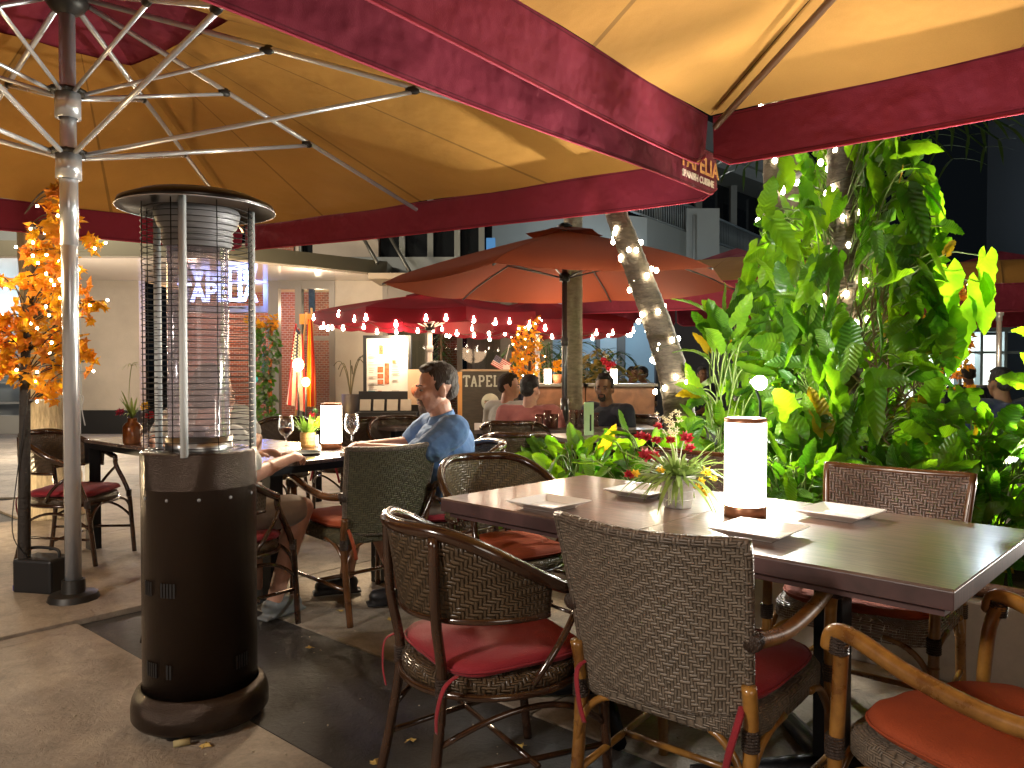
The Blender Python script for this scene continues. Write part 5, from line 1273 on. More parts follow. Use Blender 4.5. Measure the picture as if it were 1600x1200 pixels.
def person(label, loc, rz, skin, hair, shirt, shorts, b=1.0, hs=1.0, neck=.98, arms=None, legs=None, yaw=0, pitch=0, vox=.008, beard=None, standing=False, sleeve=.5, hairlen=0, seat=.55, lean=.03, collar=False, shoes=None):
    t = thing('person', label, 'person', loc, rz)
    hip = V(0, 0, seat); nk = V(0, lean, neck); sh = neck-.045
    shp = [V(s*.185*b, lean-.005, sh) for s in (-1, 1)]
    arms = arms or [None, None]; A = []
    for i, s in enumerate((-1, 1)):
        a = arms[i] or (V(s*.25*b, .05, sh-.27), V(s*.17, .28, sh-.30)); A.append((shp[i], Vector(a[0]), Vector(a[1])))
    Lg = []
    for i, s in enumerate((-1, 1)):
        l = (legs or [None, None])[i] or (V(s*.14, .44, seat-.02), V(s*.13, .46, .08)); Lg.append((hip+V(s*.09, .02, -.02), Vector(l[0]), Vector(l[1])))
    def torso(g, e=0.0):
        g.ell(hip+V(0, 0, .02), (.170*b+e, .125*b+e, .12+e), 20, 12)
        g.ell(hip*.6+nk*.4+V(0, .02*b, 0), (.155*b+e, .125*b**1.6+e, .17+e), 20, 12)
        g.ell(nk+V(0, -.01, -.155), (.165*b+e, .115*b+e, .15+e), 20, 12)
        for i, s in enumerate((-1, 1)): g.cone(nk+V(s*.04, -.01, -.045), .055+e*.6, shp[i]+V(-s*.01, 0, 0), .058*b+e*.7, 14)
    hc = nk+V(0, .035, .145*hs)
    Hm = Matrix.Translation(hc) @ Euler((pitch, 0, yaw)).to_matrix().to_4x4() @ Matrix.Scale(hs, 4)
    g = G(); torso(g, 0)
    for (a, e, w) in A:
        g.cone(a, .050*b, e, .040*b, 14); g.cone(e, .040*b, w, .026, 14); g.ell((e+w)/2*1.0+(e-w)*.12, (.040, .040, .040), 10, 8)
    for i, s in enumerate((-1, 1)):
        w = A[i][2]; e = A[i][1]; d = (w-e).normalized(); hand(g, w, d, V(-s*.5, -.1, -1) if d.z > -.8 else V(-s, 0, 0), .75, 1.05, -s)
    for (h, k, f) in Lg:
        g.cone(h, .085*b, k, .060, 14); g.cone(k, .058, f, .038, 14); g.ell((k*.65+f*.35)+V(0, -.02, 0), (.052, .055, .09), 10, 8); g.cone(f+V(0, -.01, -.03), .036, f+V(0, .12, -.045), .030, 10)
    g.cone(nk+V(0, -.01, -.04), .062, nk+V(0, .02, .08), .056*hs, 14)
    g.M = Hm
    g.ell((0, -.012, .035), (.076, .094, .088), 20, 14); g.ell((0, .022, -.030), (.064, .070, .072), 16, 12); g.ell((0, .055, -.083), (.034, .030, .026), 12, 8)
    g.ell((0, .035, -.06), (.054, .052, .045), 14, 10); g.cone((0, .086, .010), .008, (0, .103, -.024), .0105, 10)
    for s in (-1, 1):
        g.ell((s*.012, .098, -.030), (.008, .009, .007), 8, 6); g.ell((s*.030, .076, .018), (.024, .014, .008), 10, 6); g.ell((s*.036, .066, -.022), (.022, .020, .018), 10, 8)
        g.ell((s*.078, -.006, -.012), (.009, .020, .032), 10, 8, (0, 0, s*.35))
    g.ell((0, .084, -.055), (.024, .012, .006), 10, 6); g.ell((0, .083, -.066), (.021, .012, .007), 10, 6)
    g.M = None
    body = g.build('body', skin, t, remesh=vox, smooth=3)
    # face details
    g = G(); g.M = Hm
    for s in (-1, 1): g.ell((s*.031, .0815, .0), (.0110, .0068, .0052), 10, 8)
    g.build('eyes', mat('eye_white', (.32, .29, .27), .2), t)
    g = G(); g.M = Hm
    for s in (-1, 1): g.ell((s*.031, .0885, .0), (.0052, .0035, .0050), 8, 6)
    g.build('pupils', mat('eye_dark', (.02, .014, .01), .1), t)
    g = G(); g.M = Hm
    for s in (-1, 1): g.tube([(s*.048, .078, .019), (s*.032, .0905, .024), (s*.016, .092, .019)], [.002, .004, .003], 6)
    g.build('eyebrows', hair, t)
    g = G(); g.M = Hm; g.ell((0, .0945, -.0605), (.020, .0035, .0035), 10, 6); g.build('mouth', mat('lip_red', (.20, .05, .045), .5), t)
    # hair: shell on the crown and back, cut clear of the face
    g = G(); g.M = Hm
    g.ell((0, -.020, .050), (.0790, .0900, .0800), 24, 16); g.ell((0, -.055, .004), (.064, .056, .062), 16, 12); g.ell((0, .042, .099), (.050, .036, .022), 14, 10); g.ell((0, -.005, .118), (.052, .055, .017), 14, 8)
    for s_ in (-1, 1): g.ell((s_*.066, .006, .022), (.0125, .022, .030), 10, 8)
    if hairlen: g.ell((0, -.05, -.05), (.062, .045, .075), 14, 10)
    h = g.build('hair', hair, t, remesh=.0048, smooth=2); md = h.modifiers.new('d', 'DISPLACE'); md.texture = hair_tex; md.strength = .007; md.mid_level = .45
    if beard:
        g = G(); g.M = Hm; g.ell((0, .066, -.086), (.030, .027, .026), 12, 8); g.ell((0, .094, -.046), (.024, .006, .005), 10, 6)
        for s in (-1, 1): g.cone((s*.025, .086, -.05), .006, (s*.026, .078, -.082), .009, 8)
        g.build('goatee', beard, t, remesh=.004, smooth=2)
    # shirt
    g = G(); torso(g, .016)
    for (a, e, w) in A: g.cone(a, .066*b, lerp(a, e, sleeve+.2), .062*b, 16)
    o = g.build('shirt', shirt, t, remesh=vox, smooth=4)
    md = o.modifiers.new('d', 'DISPLACE'); md.texture = wr_tex; md.strength = .026; md.mid_level = .5
    if collar:
        g = G()
        for s in (-1, 1): g.grid(lambda u, v, s=s: (lambda a: V(s*math.sin(a)*(.068+.020*v), .0+lean+math.cos(a)*(.066+.02*v)+.01, neck+.035-.050*v-.018*math.cos(a)*1.2))(R(12+168*u)), 16, 3)
        g.build('collar', shirt, t, solid=.004)
        g = G(); g.tube([nk+V(0, .085*b**.5+.045, -.08), nk+V(0, .10*b+.035, -.16), nk+V(0, .12*b+.03, -.28)], .006, 6); g.build('placket', shirt, t)
    g = G(); g.ell(hip, (.178*b, .138*b, .115), 18, 12)
    for (h, k, f) in Lg: g.cone(h, .098*b, lerp(h, k, .88), .080, 16)
    o = g.build('shorts', shorts, t, remesh=vox*1.2, smooth=3)
    if shoes:
        for (h, k, f) in Lg:
            g = G(); g.cone(f+V(0, -.02, -.025), .046, f+V(0, .13, -.035), .040, 12); g.box(f+V(0, .05, -.070), (.085, .26, .018)); g.build('shoe', shoes, t, remesh=.008, smooth=2)
    return t
SK1 = skinmat('ruddy_skin', (.55, .29, .20)); SK2 = skinmat('tan_skin', (.30, .155, .09)); SK3 = skinmat('brown_skin', (.22, .11, .06))
HB = mat('brown_hair', (.034, .019, .011), .75, bump=1, bscale=160, stretch=(1, 1, .2)); HK = mat('black_hair', (.010, .008, .007), .5, bump=1, bscale=160, stretch=(1, 1, .2)); HG = mat('greying_beard', (.17, .11, .075), .7, bump=1, bscale=300)
BL = cloth('blue_shirt', (.115, .235, .48)); WH = cloth('white_shirt', (.55, .56, .52)); PK = cloth('salmon_shirt', (.48, .16, .15)); NV = cloth('navy_shirt', (.010, .013, .035)); KH = cloth('khaki_shorts', (.26, .21, .17)); DK = cloth('dark_trousers', (.02, .02, .024)); NB = cloth('deep_blue_shirt', (.012, .022, .065))
SHO = mat('dark_shoe', (.012, .012, .015), .5); SHG = mat('grey_shoe', (.16, .17, .17), .5)
dark = None
r0 = face(-.95, -.30)
MP = (-.385, 4.27)
person('seated man with goatee in a blue short-sleeved shirt, hands together on the table', (MP[0], MP[1], 0), r0, SK1, HB, BL, KH, b=1.32, hs=1.16, neck=.965,
       arms=[(V(-.25, .17, .80), V(-.06, .42, .825)), (V(.28, .15, .80), V(.05, .425, .825))], legs=[(V(-.15, .42, .52), V(-.16, .26, .09)), (V(.16, .44, .52), V(.12, .52, .09))], yaw=R(4), pitch=R(-3), vox=.0055, beard=HG, collar=True, shoes=SHO, lean=.0)
chairB((MP[0]+.04, MP[1]+.0), r0, 'tub chair with olive-glinting rim that the man in blue sits in')
person('seated person in white mostly hidden behind the heater, arm near the red wine', (-1.98, 4.98, 0), face(.55, -.83), SK1, HB, WH, DK, b=1.1, hs=1.05, neck=.99, arms=[(V(-.30, .05, .78), V(-.24, .26, .80)), (V(.32, .10, .80), V(.34, .32, .79))], vox=.009)
person('seated person in khaki shorts behind the heater drum, forearm laid on the table edge', (-1.46, 3.62, 0), face(.52, .85), SK1, HB, WH, KH, b=1.05, hs=1.05, neck=.96,
       arms=[(V(-.26, .1, .72), V(-.1, .36, .79)), (V(.28, .06, .76), V(.17, .38, .795))], legs=[(V(-.1, .45, .52), V(-.12, .40, .09)), (V(.20, .43, .54), V(.14, .30, .09))], vox=.0065, shoes=SHG)
chairB((-1.38, 3.63), face(.52, .85), 'rattan chair under the person in khaki shorts, behind the heater drum')
def bgp(label, px, Y, ddx, ddy, skin, hair, shirt, b=1, neck=.98, **k):
    p = at(px, 600, Y); return person(label, (p.x, p.y, 0), face(ddx, ddy), skin, hair, shirt, DK, b=b, neck=neck, vox=.011, **k)
bgp('seated man in a pale grey tee leaning toward his neighbour, left of the salmon shirt', 789, 7.1, .6, .8, SK1, HB, WH, 1.0, .93, yaw=R(-55))
bgp('seated man in a salmon tee seen from behind, beside the far red parasols', 826, 6.4, .25, .97, SK1, HK, PK, 1.12, .92, yaw=R(-18))
bgp('seated man in a black tee with dark beard looking left across a far table', 952, 6.6, -.75, -.65, SK3, HK, NV, 1.12, .93, yaw=R(28), beard=HK)
bgp('person in a deep blue top seen from behind at the right border beside the plants', 1572, 6.0, -.1, 1, SK3, HK, NB, 1.45, .98)
bgp('dark-clothed person walking in front of the lit eatery windows', 1515, 9.5, .3, .9, SK3, HK, NV, 1.05, 1.02)
bgp('small far person behind the small flag, dark hair only just visible', 800, 11.5, -.3, -1, SK2, HK, NV, 1, 1.0)
for i, (px, Y, lb) in enumerate(((985, 11.5, 'dark figure seated nearest the blue-lit wall door'), (1008, 12.2, 'dark figure with raised arm by the blue-lit wall'), (1095, 12.0, 'dark figure seated under the olive awning, left of the climber'), (1075, 10.5, 'dark figure bent over behind the bright bush'))):
    bgp(lb, px, Y, rnd.uniform(-1, 1), -.6, SK3, HK, NV, 1.05, 1.0)
# ------------------------------------------------------------------ parasols, stands, signs and the rest of the street
M_terra = mat('terracotta_canvas', (.30, .060, .020), .8, tl=.25, var=.08, vscale=2, bump=.1, bscale=6)
M_redc = mat('cherry_canvas', (.17, .006, .014), .75, tl=.35, var=.08, vscale=3, bump=.1, bscale=8)
def market(label, c, R_, apex, rim, n, m, pole_m, pr=.024, drop=.0, rot=0, cap=True, pitch_curve=.12, ribs=True):
    t = thing('market_parasol', label, 'umbrella', (c[0], c[1], 0), rot)
    g = G()
    C = [V(math.cos(2*math.pi*k/n)*R_, math.sin(2*math.pi*k/n)*R_, rim) for k in range(n)]
    for k in range(n):
        a, b = C[k], C[(k+1) % n]
        def fn(u, v, a=a, b=b):
            e = a*(1-u)+b*u; p = e*(1-v); p.z = rim+(apex-rim)*(v**.82)-.07*4*u*(1-u)*(1-v)*.6; return p
        g.grid(fn, 8, 10)
    g.build('canopy', m, t)
    if drop:
        g = G()
        for k in range(n):
            a, b = C[k], C[(k+1) % n]
            g.grid(lambda u, v, a=a, b=b: (lambda e: V(e.x*1.004, e.y*1.004, rim-.04*4*u*(1-u)*.6-drop*v*(.85+.15*abs(math.sin(3*math.pi*u)))))(a*(1-u)+b*u), 9, 2)
        g.build('valance', m, t)
    if cap:
        g = G()
        for k in range(n):
            a, b = C[k]*.22, C[(k+1) % n]*.22
            g.grid(lambda u, v, a=a, b=b: (lambda e: V(e.x*(1-v), e.y*(1-v), apex-.035+.075*v-.012*math.sin(math.pi*u)))(a*(1-u)+b*u), 5, 4)
        g.build('vent_cap', m, t)
        g = G(); g.lathe([(0, .05), (.03, .045), (.07, .02), (.055, .0), (0, 0)], (0, 0, apex+.02), 12); g.build('finial', M_joint, t)
    g = G(); g.tube([(0, 0, 0), (0, 0, apex)], pr, 12); g.tube([(0, 0, .78), (0, 0, .98)], pr*1.5, 12); g.tube([(0, 0, 1.45), (0, 0, 1.52)], pr*1.35, 12); g.build('pole', pole_m, t)
    if ribs:
        hz = apex-.42; g = G(); g.lathe([(pr, 0), (pr*2, .0), (pr*2, .06), (pr, .08)], (0, 0, hz-.03), 12); g.build('hub', M_joint, t)
        for k in range(n):
            g = G(); e = C[k]; top = V(0, 0, apex-.03); pts = []
            for j in range(7):
                v = 1-j/6; q = e*(1-v); q.z = rim+(apex-rim)*(v**.82)-.012; pts.append(q)
            g.tube(pts, .008, 6); rb = g.build('rib', pole_m, t)
            g = G(); g.tube([(e.x*.02, e.y*.02, hz), (pts[3].x, pts[3].y, pts[3].z-.01)], .007, 6); g.build('strut', pole_m, rb)
    return t, C
q = at(882, 600, 6.85); market('terracotta market parasol with grey pole and open struts, in front of the red parasols', (q.x, 6.85), 1.60, 2.47, 1.98, 6, M_terra, M_pole, rot=R(8))
M_wpole = mat('white_pole', (.6, .58, .55), .4)
qa = at(672, 600, 9.4); qb = at(840, 600, 10.2)
tA, CA = market('cherry red parasol ringed with party bulbs, before the menu stand', (qa.x, 9.4), 1.38, 2.16, 1.90, 8, M_redc, M_wpole, drop=.16, rot=R(22), pr=.03)
tB, CB = market('second cherry red parasol with bulbs, behind the terracotta parasol pole', (qb.x, 10.2), 1.30, 2.15, 1.84, 8, M_redc, M_wpole, drop=.16, rot=R(20), pr=.03)
M_party = mat('party_bulb', (1, .85, .6), .4, emit=24, ecol=(1, .86, .62)); M_party.cycles.emission_sampling = 'NONE'
def party(label, par, C, rot, zoff, n, seed):
    rs = random.Random(seed); M4 = Matrix.Translation(par.location) @ Euler((0, 0, rot)).to_matrix().to_4x4(); W_ = []
    for k in range(len(C)):
        a, b = M4 @ C[k], M4 @ C[(k+1) % len(C)]
        for j in range(10): f = j/10; W_.append(lerp(a, b, f)*1.0-V(0, 0, .05+.07*math.sin(math.pi*((f*2) % 1))))
    t = thing('string_lights', label, 'string lights', (0, 0, 0), 0, 'party bulbs on the red parasols'); g = G(); g.tube(W_, .004, 4, closed=True); g.build('wire', M_wire, t)
    g = G(); g.ell((0, 0, -.03), (.022, .022, .026), 8, 6); g.tube([(0, 0, -.005), (0, 0, .02)], .010, 6); first = None
    for k in range(n):
        p = W_[int(k/n*len(W_))]+V(0, 0, rs.uniform(-.05, .02))
        if first is None: b = first = g.build('bulb', M_party, t)
        else: b = first.copy(); COL.objects.link(b)
        b.location = p
party('warm bulbs hung round the rim of the nearer cherry parasol', tA, CA, R(22), 0, 30, 1)
party('warm bulbs hung round the rim of the farther cherry parasol', tB, CB, R(20), 0, 24, 2)
lamp('party_bulbs_light', (qa.x, 9.4, 1.72), 22, (1, .62, .36), .35); lamp('party_bulbs_light', (qb.x, 10.2, 1.68), 16, (1, .62, .36), .35)
for par, C, k in ((tA, CA, 4), (tA, CA, 5), (tB, CB, 5)):
    a, b = C[k], C[(k+1) % 8]; m_ = (a+b)/2; d = (b-a).normalized(); inw = V(-m_.x, -m_.y, 0).normalized(); sl = (inw*1.38+V(0, 0, .25)).normalized(); M3 = Matrix((d, sl, d.cross(sl))).transposed()
    text_mesh('printed_script', 'Alhambra', .13, M_cream, par, m_*.93+V(0, 0, .065), M3.to_euler(), .001)
# big parasols at the right, further off
q1 = at(1150, 600, 10.0)
big_umbrella('maroon and ochre square parasol far behind the leaning trunk', (q1.x, 10.0), [(q1.x-2.2, 9.6, 2.22), (q1.x-.3, 12.3, 2.22), (q1.x+2.4, 10.6, 2.22), (q1.x+.5, 7.6, 2.22)], 2.75, hub2=2.15, hub1=2.45, pole_r=.035, drop=.3)
q2_ = at(1560, 600, 10.6)
big_umbrella('ochre parasol with chrome arms low at the right border, beyond the climbing plant', (q2_.x, 10.6), [(q2_.x-2.7, 9.9, 2.25), (q2_.x-.6, 13.4, 2.25), (q2_.x+2.8, 11.2, 2.25), (q2_.x+.7, 8.0, 2.25)], 2.8, hub2=2.1, hub1=2.45, pole_r=.04, drop=.33)
lamp('far_terrace_light', (q2_.x-.6, 9.8, 1.5), 10, (1, .78, .5), .2)
# hanging white lamp disc
q = at(1252, 285, 6.4); t = thing('hanging_lamp', 'glowing white saucer lamp hanging in the dark between palm trunks', 'lamp', q)
g = G(); g.lathe([(0, .0), (.10, .0), (.115, .01), (.06, .07), (.015, .09), (0, .09)], (0, 0, 0), 28); g.build('shade', mat('enamel_white', (.7, .7, .7), .4), t)
g = G(); g.lathe([(0, -.006), (.085, -.006), (.105, .004)], (0, 0, 0), 28); g.build('diffuser', mat('disc_glow', (1, 1, 1), .4, emit=14, ecol=(1, .97, .9)), t)
g = G(); g.tube([(0, 0, .09), (0, 0, 1.6)], .006, 5); g.build('cable', M_black, t)
lamp('hanging_lamp_light', q-V(0, 0, .06), 14, (1, .95, .85), .09)
# floodlight fixture
t = thing('floodlight', 'small blazing floodlight on a stake among the climbing plant leaves', 'floodlight', FLOOD)
d = (V(0, 0, 1.25)-FLOOD).normalized(); M3 = d.to_track_quat('Y', 'Z').to_matrix()
g = G(); g.ell((0, 0, 0), .034, 16, 12); g.build('lens', mat('flood_lens', (1, 1, 1), .3, emit=60, ecol=(.93, .98, 1)), t)
g = G(); g.tube([(0, .03, 0), (0, .09, 0)], [.028, .018], 12); g.tube([(0, .08, -.005), (.10, .30, -.10), (.12, .34, -.80)], .007, 8); g.build('housing', M_black, t)
# menu stand
qm = at(606, 650, 11.0); MY = 11.0
t = thing('menu_stand', 'tall framed menu board with a bright lamp at its corner, behind the blue shirt', 'menu board', (qm.x, MY, 0))
x0, x1, zt, zb = X(573, MY)-qm.x, X(638, MY)-qm.x, Z(529, MY), Z(631, MY)
g = G(); wall_box(g, x0, x1, zb, zt, 0, .04); g.build('panel', mat('menu_paper', (.72, .68, .62), .6), t)
g = G(); w = .045
wall_box(g, x0-w, x0, zb-w, zt+w, -.03, .09); wall_box(g, x1, x1+w, zb-w, zt+w, -.03, .09); wall_box(g, x0, x1, zt, zt+w, -.03, .09); wall_box(g, x0, x1, zb-w, zb, -.03, .09); g.build('frame', M_black, t)
g = G(); g.tube([(x0-.02, .06, 0), (x0-.02, .06, zt)], .022, 6); g.tube([(x1+.02, .06, 0), (x1+.02, .06, zt)], .022, 6); g.build('legs', M_black, t)
rs = random.Random(4); W0, H0 = x1-x0, zt-zb
def mr(g, a, b, c, d, y=-.004): wall_box(g, x0+W0*a, x0+W0*b, zt-H0*d, zt-H0*c, y, .004)
M_ink = mat('menu_ink', (.10, .09, .08), .8); M_pht = mat('food_photo', (.45, .13, .05), .6, var=.7, vscale=25)
g = G()
for (a, b, c, d) in ((.30, .40, .10, .24), (.26, .40, .43, .52), (.26, .40, .54, .61), (.26, .40, .63, .70), (.43, .54, .38, .70), (.62, .70, .33, .38), (.42, .52, .84, .90), (.27, .36, .80, .86)): mr(g, a, b, c, d)
g.build('photographs', M_pht, t)
g = G()
for k in range(46):
    a = rs.choice((.05, .05, .60, .62)); l = rs.uniform(.10, .2); c = .12+k*.0165; 
    if not (.22 < a < .4): mr(g, a, a+l, c, c+.005, -.003)
for (a, b, c) in ((.03, .98, .085), (.03, .42, .29), (.03, .42, .40), (.43, .8, .37), (.03, .42, .71), (.2, .5, .045)): mr(g, a, b, c, c+.006, -.003)
g.build('printed_lines', M_ink, t)
g = G(); mr(g, .03, .20, .80, .86); g.build('teal_box', mat('menu_teal', (.05, .35, .42), .6), t)
g = G(); g.ell((x1-.12, -.12, zt-.0), .035, 10, 8); g.build('bulb', mat('menu_bulb', (1, .9, .75), .4, emit=120, ecol=(1, .82, .55)), t)
lamp('menu_lamp_light', (qm.x+x1-.16, MY-.25, zt+.02), 26, (1, .78, .5), .04)
# rack of leaflets beneath
t = thing('leaflet_rack', 'black rack of cards and leaflets under the menu board', 'rack', (qm.x, MY-.2, 0))
g = G(); wall_box(g, x0-.1, x1+.15, .55, .63, -.1, .3); wall_box(g, x0-.1, x1+.15, .0, .55, .0, .1); wall_box(g, x0-.1, x1+.15, .63, .92, .12, .04); g.build('shelf_unit', M_black, t)
for k in range(4):
    g = G(); g.box((x0+.02+k*.19, -.02, .73), (.15, .02, .16), (R(-15), 0, 0)); g.build('card', mat('card_tan', (.30, .27, .22), .6), t)
# host stand with lettering
YH = 10.4; x0h, x1h = X(722, YH), X(810, YH); zt = Z(580, YH)
t = thing('host_stand', 'dark plank host stand with pale slab lettering and a round welcome plaque', 'host stand', ((x0h+x1h)/2, YH, 0)); w = x1h-x0h
M_plank = woodmat('dark_plank', (.035, .032, .018), .6, (1, 1, 9))
g = G(); g.box((0, .2, zt/2), (w, .4, zt)); g.build('cabinet', M_plank, t, bevel=.006)
g = G(); g.box((-.0, .2, zt+.012), (w+.04, .44, .024)); g.build('counter', mat('pale_top', (.40, .30, .18), .5), t)
g = G(); g.box((-w/2-.03, .2, zt/2-.01), (.06, .38, zt)); g.build('side_board', mat('honey_board', (.62, .33, .10), .6), t)
def slab(g, ch, x, z, h, wd, th, y):
    def st(x0, z0, x1, z1, t_=th):
        a, b = V(x0, 0, z0), V(x1, 0, z1); d = (b-a); L = d.length; ang = math.atan2(d.z, d.x); c = (a+b)/2
        g.box((x+c.x*wd, y-.004*len(g.f) % .003, z+c.z*h) if False else (x+c.x*wd, y, z+c.z*h), (math.hypot((x1-x0)*wd, (z1-z0)*h)+t_*.3, .014, t_), (0, -math.atan2((z1-z0)*h, (x1-x0)*wd), 0))
    S_ = {'T': [(.5, 0, .5, 1), (0, 1, 1, 1), (.3, 0, .7, 0), (0, .82, 0, 1), (1, .82, 1, 1)], 'A': [(.12, 0, .5, 1), (.88, 0, .5, 1), (.28, .33, .72, .33), (0, 0, .28, 0), (.72, 0, 1, 0)],
          'P': [(.2, 0, .2, 1), (.05, 1, .7, 1), (.05, 0, .4, 0), (.7, 1, .88, .86), (.88, .86, .88, .62), (.88, .62, .7, .48), (.7, .48, .2, .48)], 'E': [(.2, 0, .2, 1), (.05, 1, .9, 1), (.05, 0, .9, 0), (.2, .5, .65, .5), (.9, .8, .9, 1), (.9, 0, .9, .2)],
          'L': [(.2, 0, .2, 1), (.05, 1, .4, 1), (.05, 0, .9, 0), (.9, 0, .9, .25)], 'I': [(.5, 0, .5, 1), (.3, 1, .7, 1), (.3, 0, .7, 0)]}
    for s in S_[ch]: st(*s)
M_slab = mat('mint_letters', (.50, .56, .48), .6)
g = G(); xx = -w/2+.02; wl = (w-.05)/6.6
for k, ch in enumerate('TAPELIA'): slab(g, ch, xx+k*wl*.94, zt-.20, .135, wl*.74, .022, -.008-.0015*(k % 2))
g.build('lettering', M_slab, t)
g = G(); g.lathe([(0, 0), (.115, 0), (.12, .012), (0, .012)], (0, 0, 0), 30); o = g.build('welcome_plaque', mat('mint_disc', (.42, .47, .38), .7, var=.2, vscale=10), t); o.location = (.0, -.005, zt-.42); o.rotation_euler = (R(90), 0, 0)
g = G(); g.box((0, -.026, zt-.42), (.15, .012, .05)); g.build('plaque_bar', mat('olive_bar', (.10, .09, .05), .7), t)
text_mesh('plaque_word', 'WELCOME', .036, M_cream, t, (0, -.034, zt-.42), (R(90), 0, 0), .001)
# small flag on the stand
t = thing('small_flag', 'tiny striped flag leaning on the host stand counter', 'flag', (X(789, YH), YH+.1, zt+.024))
M_fred = mat('flag_red', (.50, .04, .05), .8, tl=.3); M_fwhite = mat('flag_white', (.7, .66, .6), .8, tl=.3); M_fblue = mat('flag_navy', (.06, .07, .14), .8, tl=.3)
def us_flag(t, w, h, rot, loc, nfold=1.0):
    g = G()
    for k in range(13):
        g.cur = k % 2
        g.grid(lambda u, v, k=k: V(u*w, .12*w*math.sin(u*5*nfold+1)*u, -(k+v)*h/13), 8, 1)
    o = g.build('stripes', [M_fred, M_fwhite], t); o.location = loc; o.rotation_euler = rot
    g = G(); g.grid(lambda u, v: V(u*w*.42, .12*w*math.sin(u*.42*5*nfold+1)*u*.42-.004, -v*h*7/13), 5, 3); c = g.build('canton', M_fblue, o)
    g = G()
    for i in range(6):
        for j in range(5): 
            u = (i+.5)/6*.42; g.box((u*w, .12*w*math.sin(u*5*nfold+1)*u-.008, -(j+.5)/5*h*7/13), (w*.024, .003, w*.024), (0, R(45), 0))
    g.build('stars', M_fwhite, c)
us_flag(t, .24, .15, (0, R(30), 0), (-.12, 0, .20)); g = G(); g.tube([(-.02, 0, 0), (.06, 0, .34)], .005, 5); g.build('stick', M_wpole, t)
g = G(); g.box((.02, 0, .03), (.10, .06, .06)); g.build('base_block', M_wpole, t)
# two large flags by the doorway, with flame-shaped lamps in front
YG = 12.6
def draped(label, px0, py0, px1, py1, us):
    a = at(px0, py0, YG); w = X(px1, YG)-X(px0, YG); h = Z(py0, YG)-Z(py1, YG)
    t = thing('hanging_flag', label, 'flag', (a.x, YG, 0)); zt = a.z
    def fn(u, v):
        sp = .35+.65*v**.7; return V((u-.5)*w*sp+w*.5+(-.25*w*(v) if us else 0.0), .07*math.sin(u*13+v*2)*(.4+v), zt-v*h-(u*.14*h if us else .03*h*math.sin(u*3)))
    g = G()
    if us:
        for k in range(9):
            g.cur = k % 2; g.grid(lambda u, v, k=k: fn((k+u)/9, v), 3, 16)
        g.build('stripes', [M_fred, M_fwhite], t); g = G()
        g.grid(lambda u, v: fn(.15+u*.6, .02+v*.42)-V(0, .012, 0), 12, 8); c = g.build('canton', M_fblue, t)
        g = G()
        for i in range(4):
            for j in range(9): p = fn(.22+i*.15, .08+j*.042)-V(0, .022, 0); g.box(p, (.028, .006, .028), (0, R(45), 0))
        g.build('stars', M_fwhite, c)
    else:
        for k, (u0, u1) in enumerate(((0, .28), (.28, .72), (.72, 1))):
            g.cur = 1 if k == 1 else 0; g.grid(lambda u, v, u0=u0, u1=u1: fn(u0+(u1-u0)*u, v), 5, 16)
        g.build('bands', [mat('flag_scarlet', (.60, .05, .02), .8, tl=.4), mat('flag_gold', (.80, .38, .02), .8, tl=.4)], t)
    g = G(); g.tube([(w*.1 if us else w*.95, .05, 0), (w*.85 if us else w*.6, .05, zt+.18)], .018, 6); g.build('staff', mat('gold_staff', (.45, .25, .08), .4, .3), t)
draped('draped stars and stripes flag glowing beside the doorway lamps', 452, 505, 482, 628, True)
draped('draped red and gold flag hanging right of the striped flag', 476, 498, 492, 632, False)
g = G(); wall_box(g, X(467, YG), X(487, YG), Z(506, YG), Z(490, YG), .0, .05); o = g.build('flag_bracket', mat('orange_bow', (.62, .22, .04), .6)); o.location = (0, YG+.06, 0); tag(o, 'orange block of cloth above the two draped flags', 'bow')
M_flame = mat('flame_globe', (1, .8, .4), .4, emit=40, ecol=(1, .62, .22))
for (px, py, r, lb) in ((466, 570, .085, 'round glowing lamp in front of the striped flag'), (478, 597, .06, 'lower glowing lamp between the two flags')):
    p = at(px, py, YG-.35); t = thing('path_lamp', lb, 'lamp', (p.x, p.y, 0), 0, 'glowing lamps by the flags'); g = G(); g.ell((0, 0, p.z), (r, r, r*1.2), 14, 10); g.build('globe', M_flame, t); g = G(); g.tube([(0, 0, 0), (0, 0, p.z-r)], .018, 6); g.build('post', M_black, t)
lamp('flag_lamps_light', at(470, 585, YG-.5), 22, (1, .66, .3), .1)
# ivy garland column at the doorway
M_ivy = mat('ivy_grey_green', (.09, .12, .06), .6, var=.5, vscale=9)
rs = random.Random(8); p0 = at(415, 640, 13.6)
t = thing('ivy_garland', 'tall garland of ivy with a turquoise bauble and orange bow at the doorway', 'garland', (p0.x, 13.6, 0)); g = G()
for k in range(330):
    z = rs.uniform(.2, 2.05); a = rs.uniform(0, 6.28); r = .19*rs.random()**.6+.06*math.sin(z*5); d = V(math.cos(a), math.sin(a)-.4, rs.uniform(-1, .5)); big_leaf(g, (math.cos(a)*r, math.sin(a)*r, z), d, (0, -1, .3), .10, .075, .2, .5, k, rs.choice((0, 1)))
g.build('leaves', [M_leafB, M_ivy, M_leafY], t); g = G(); g.tube([(.10, .05, 0), (.06, .05, 1.0), (.10, .05, 2.1)], .035, 8); g.build('post', mat('rust_post', (.40, .12, .03), .6), t)
g = G(); g.ell((-.12, -.2, 1.05), .06, 10, 8); g.build('bauble', mat('turquoise', (.03, .35, .42), .2), t)
g = G()
for k in range(40): maple(g, (rs.uniform(-.3, .25), -.1, 2.05+rs.uniform(-.1, .12)), (rs.uniform(-1, 1), -.5, rs.uniform(-1, 1)), (0, 0, 1), .12)
g.build('bow', M_maple, t)
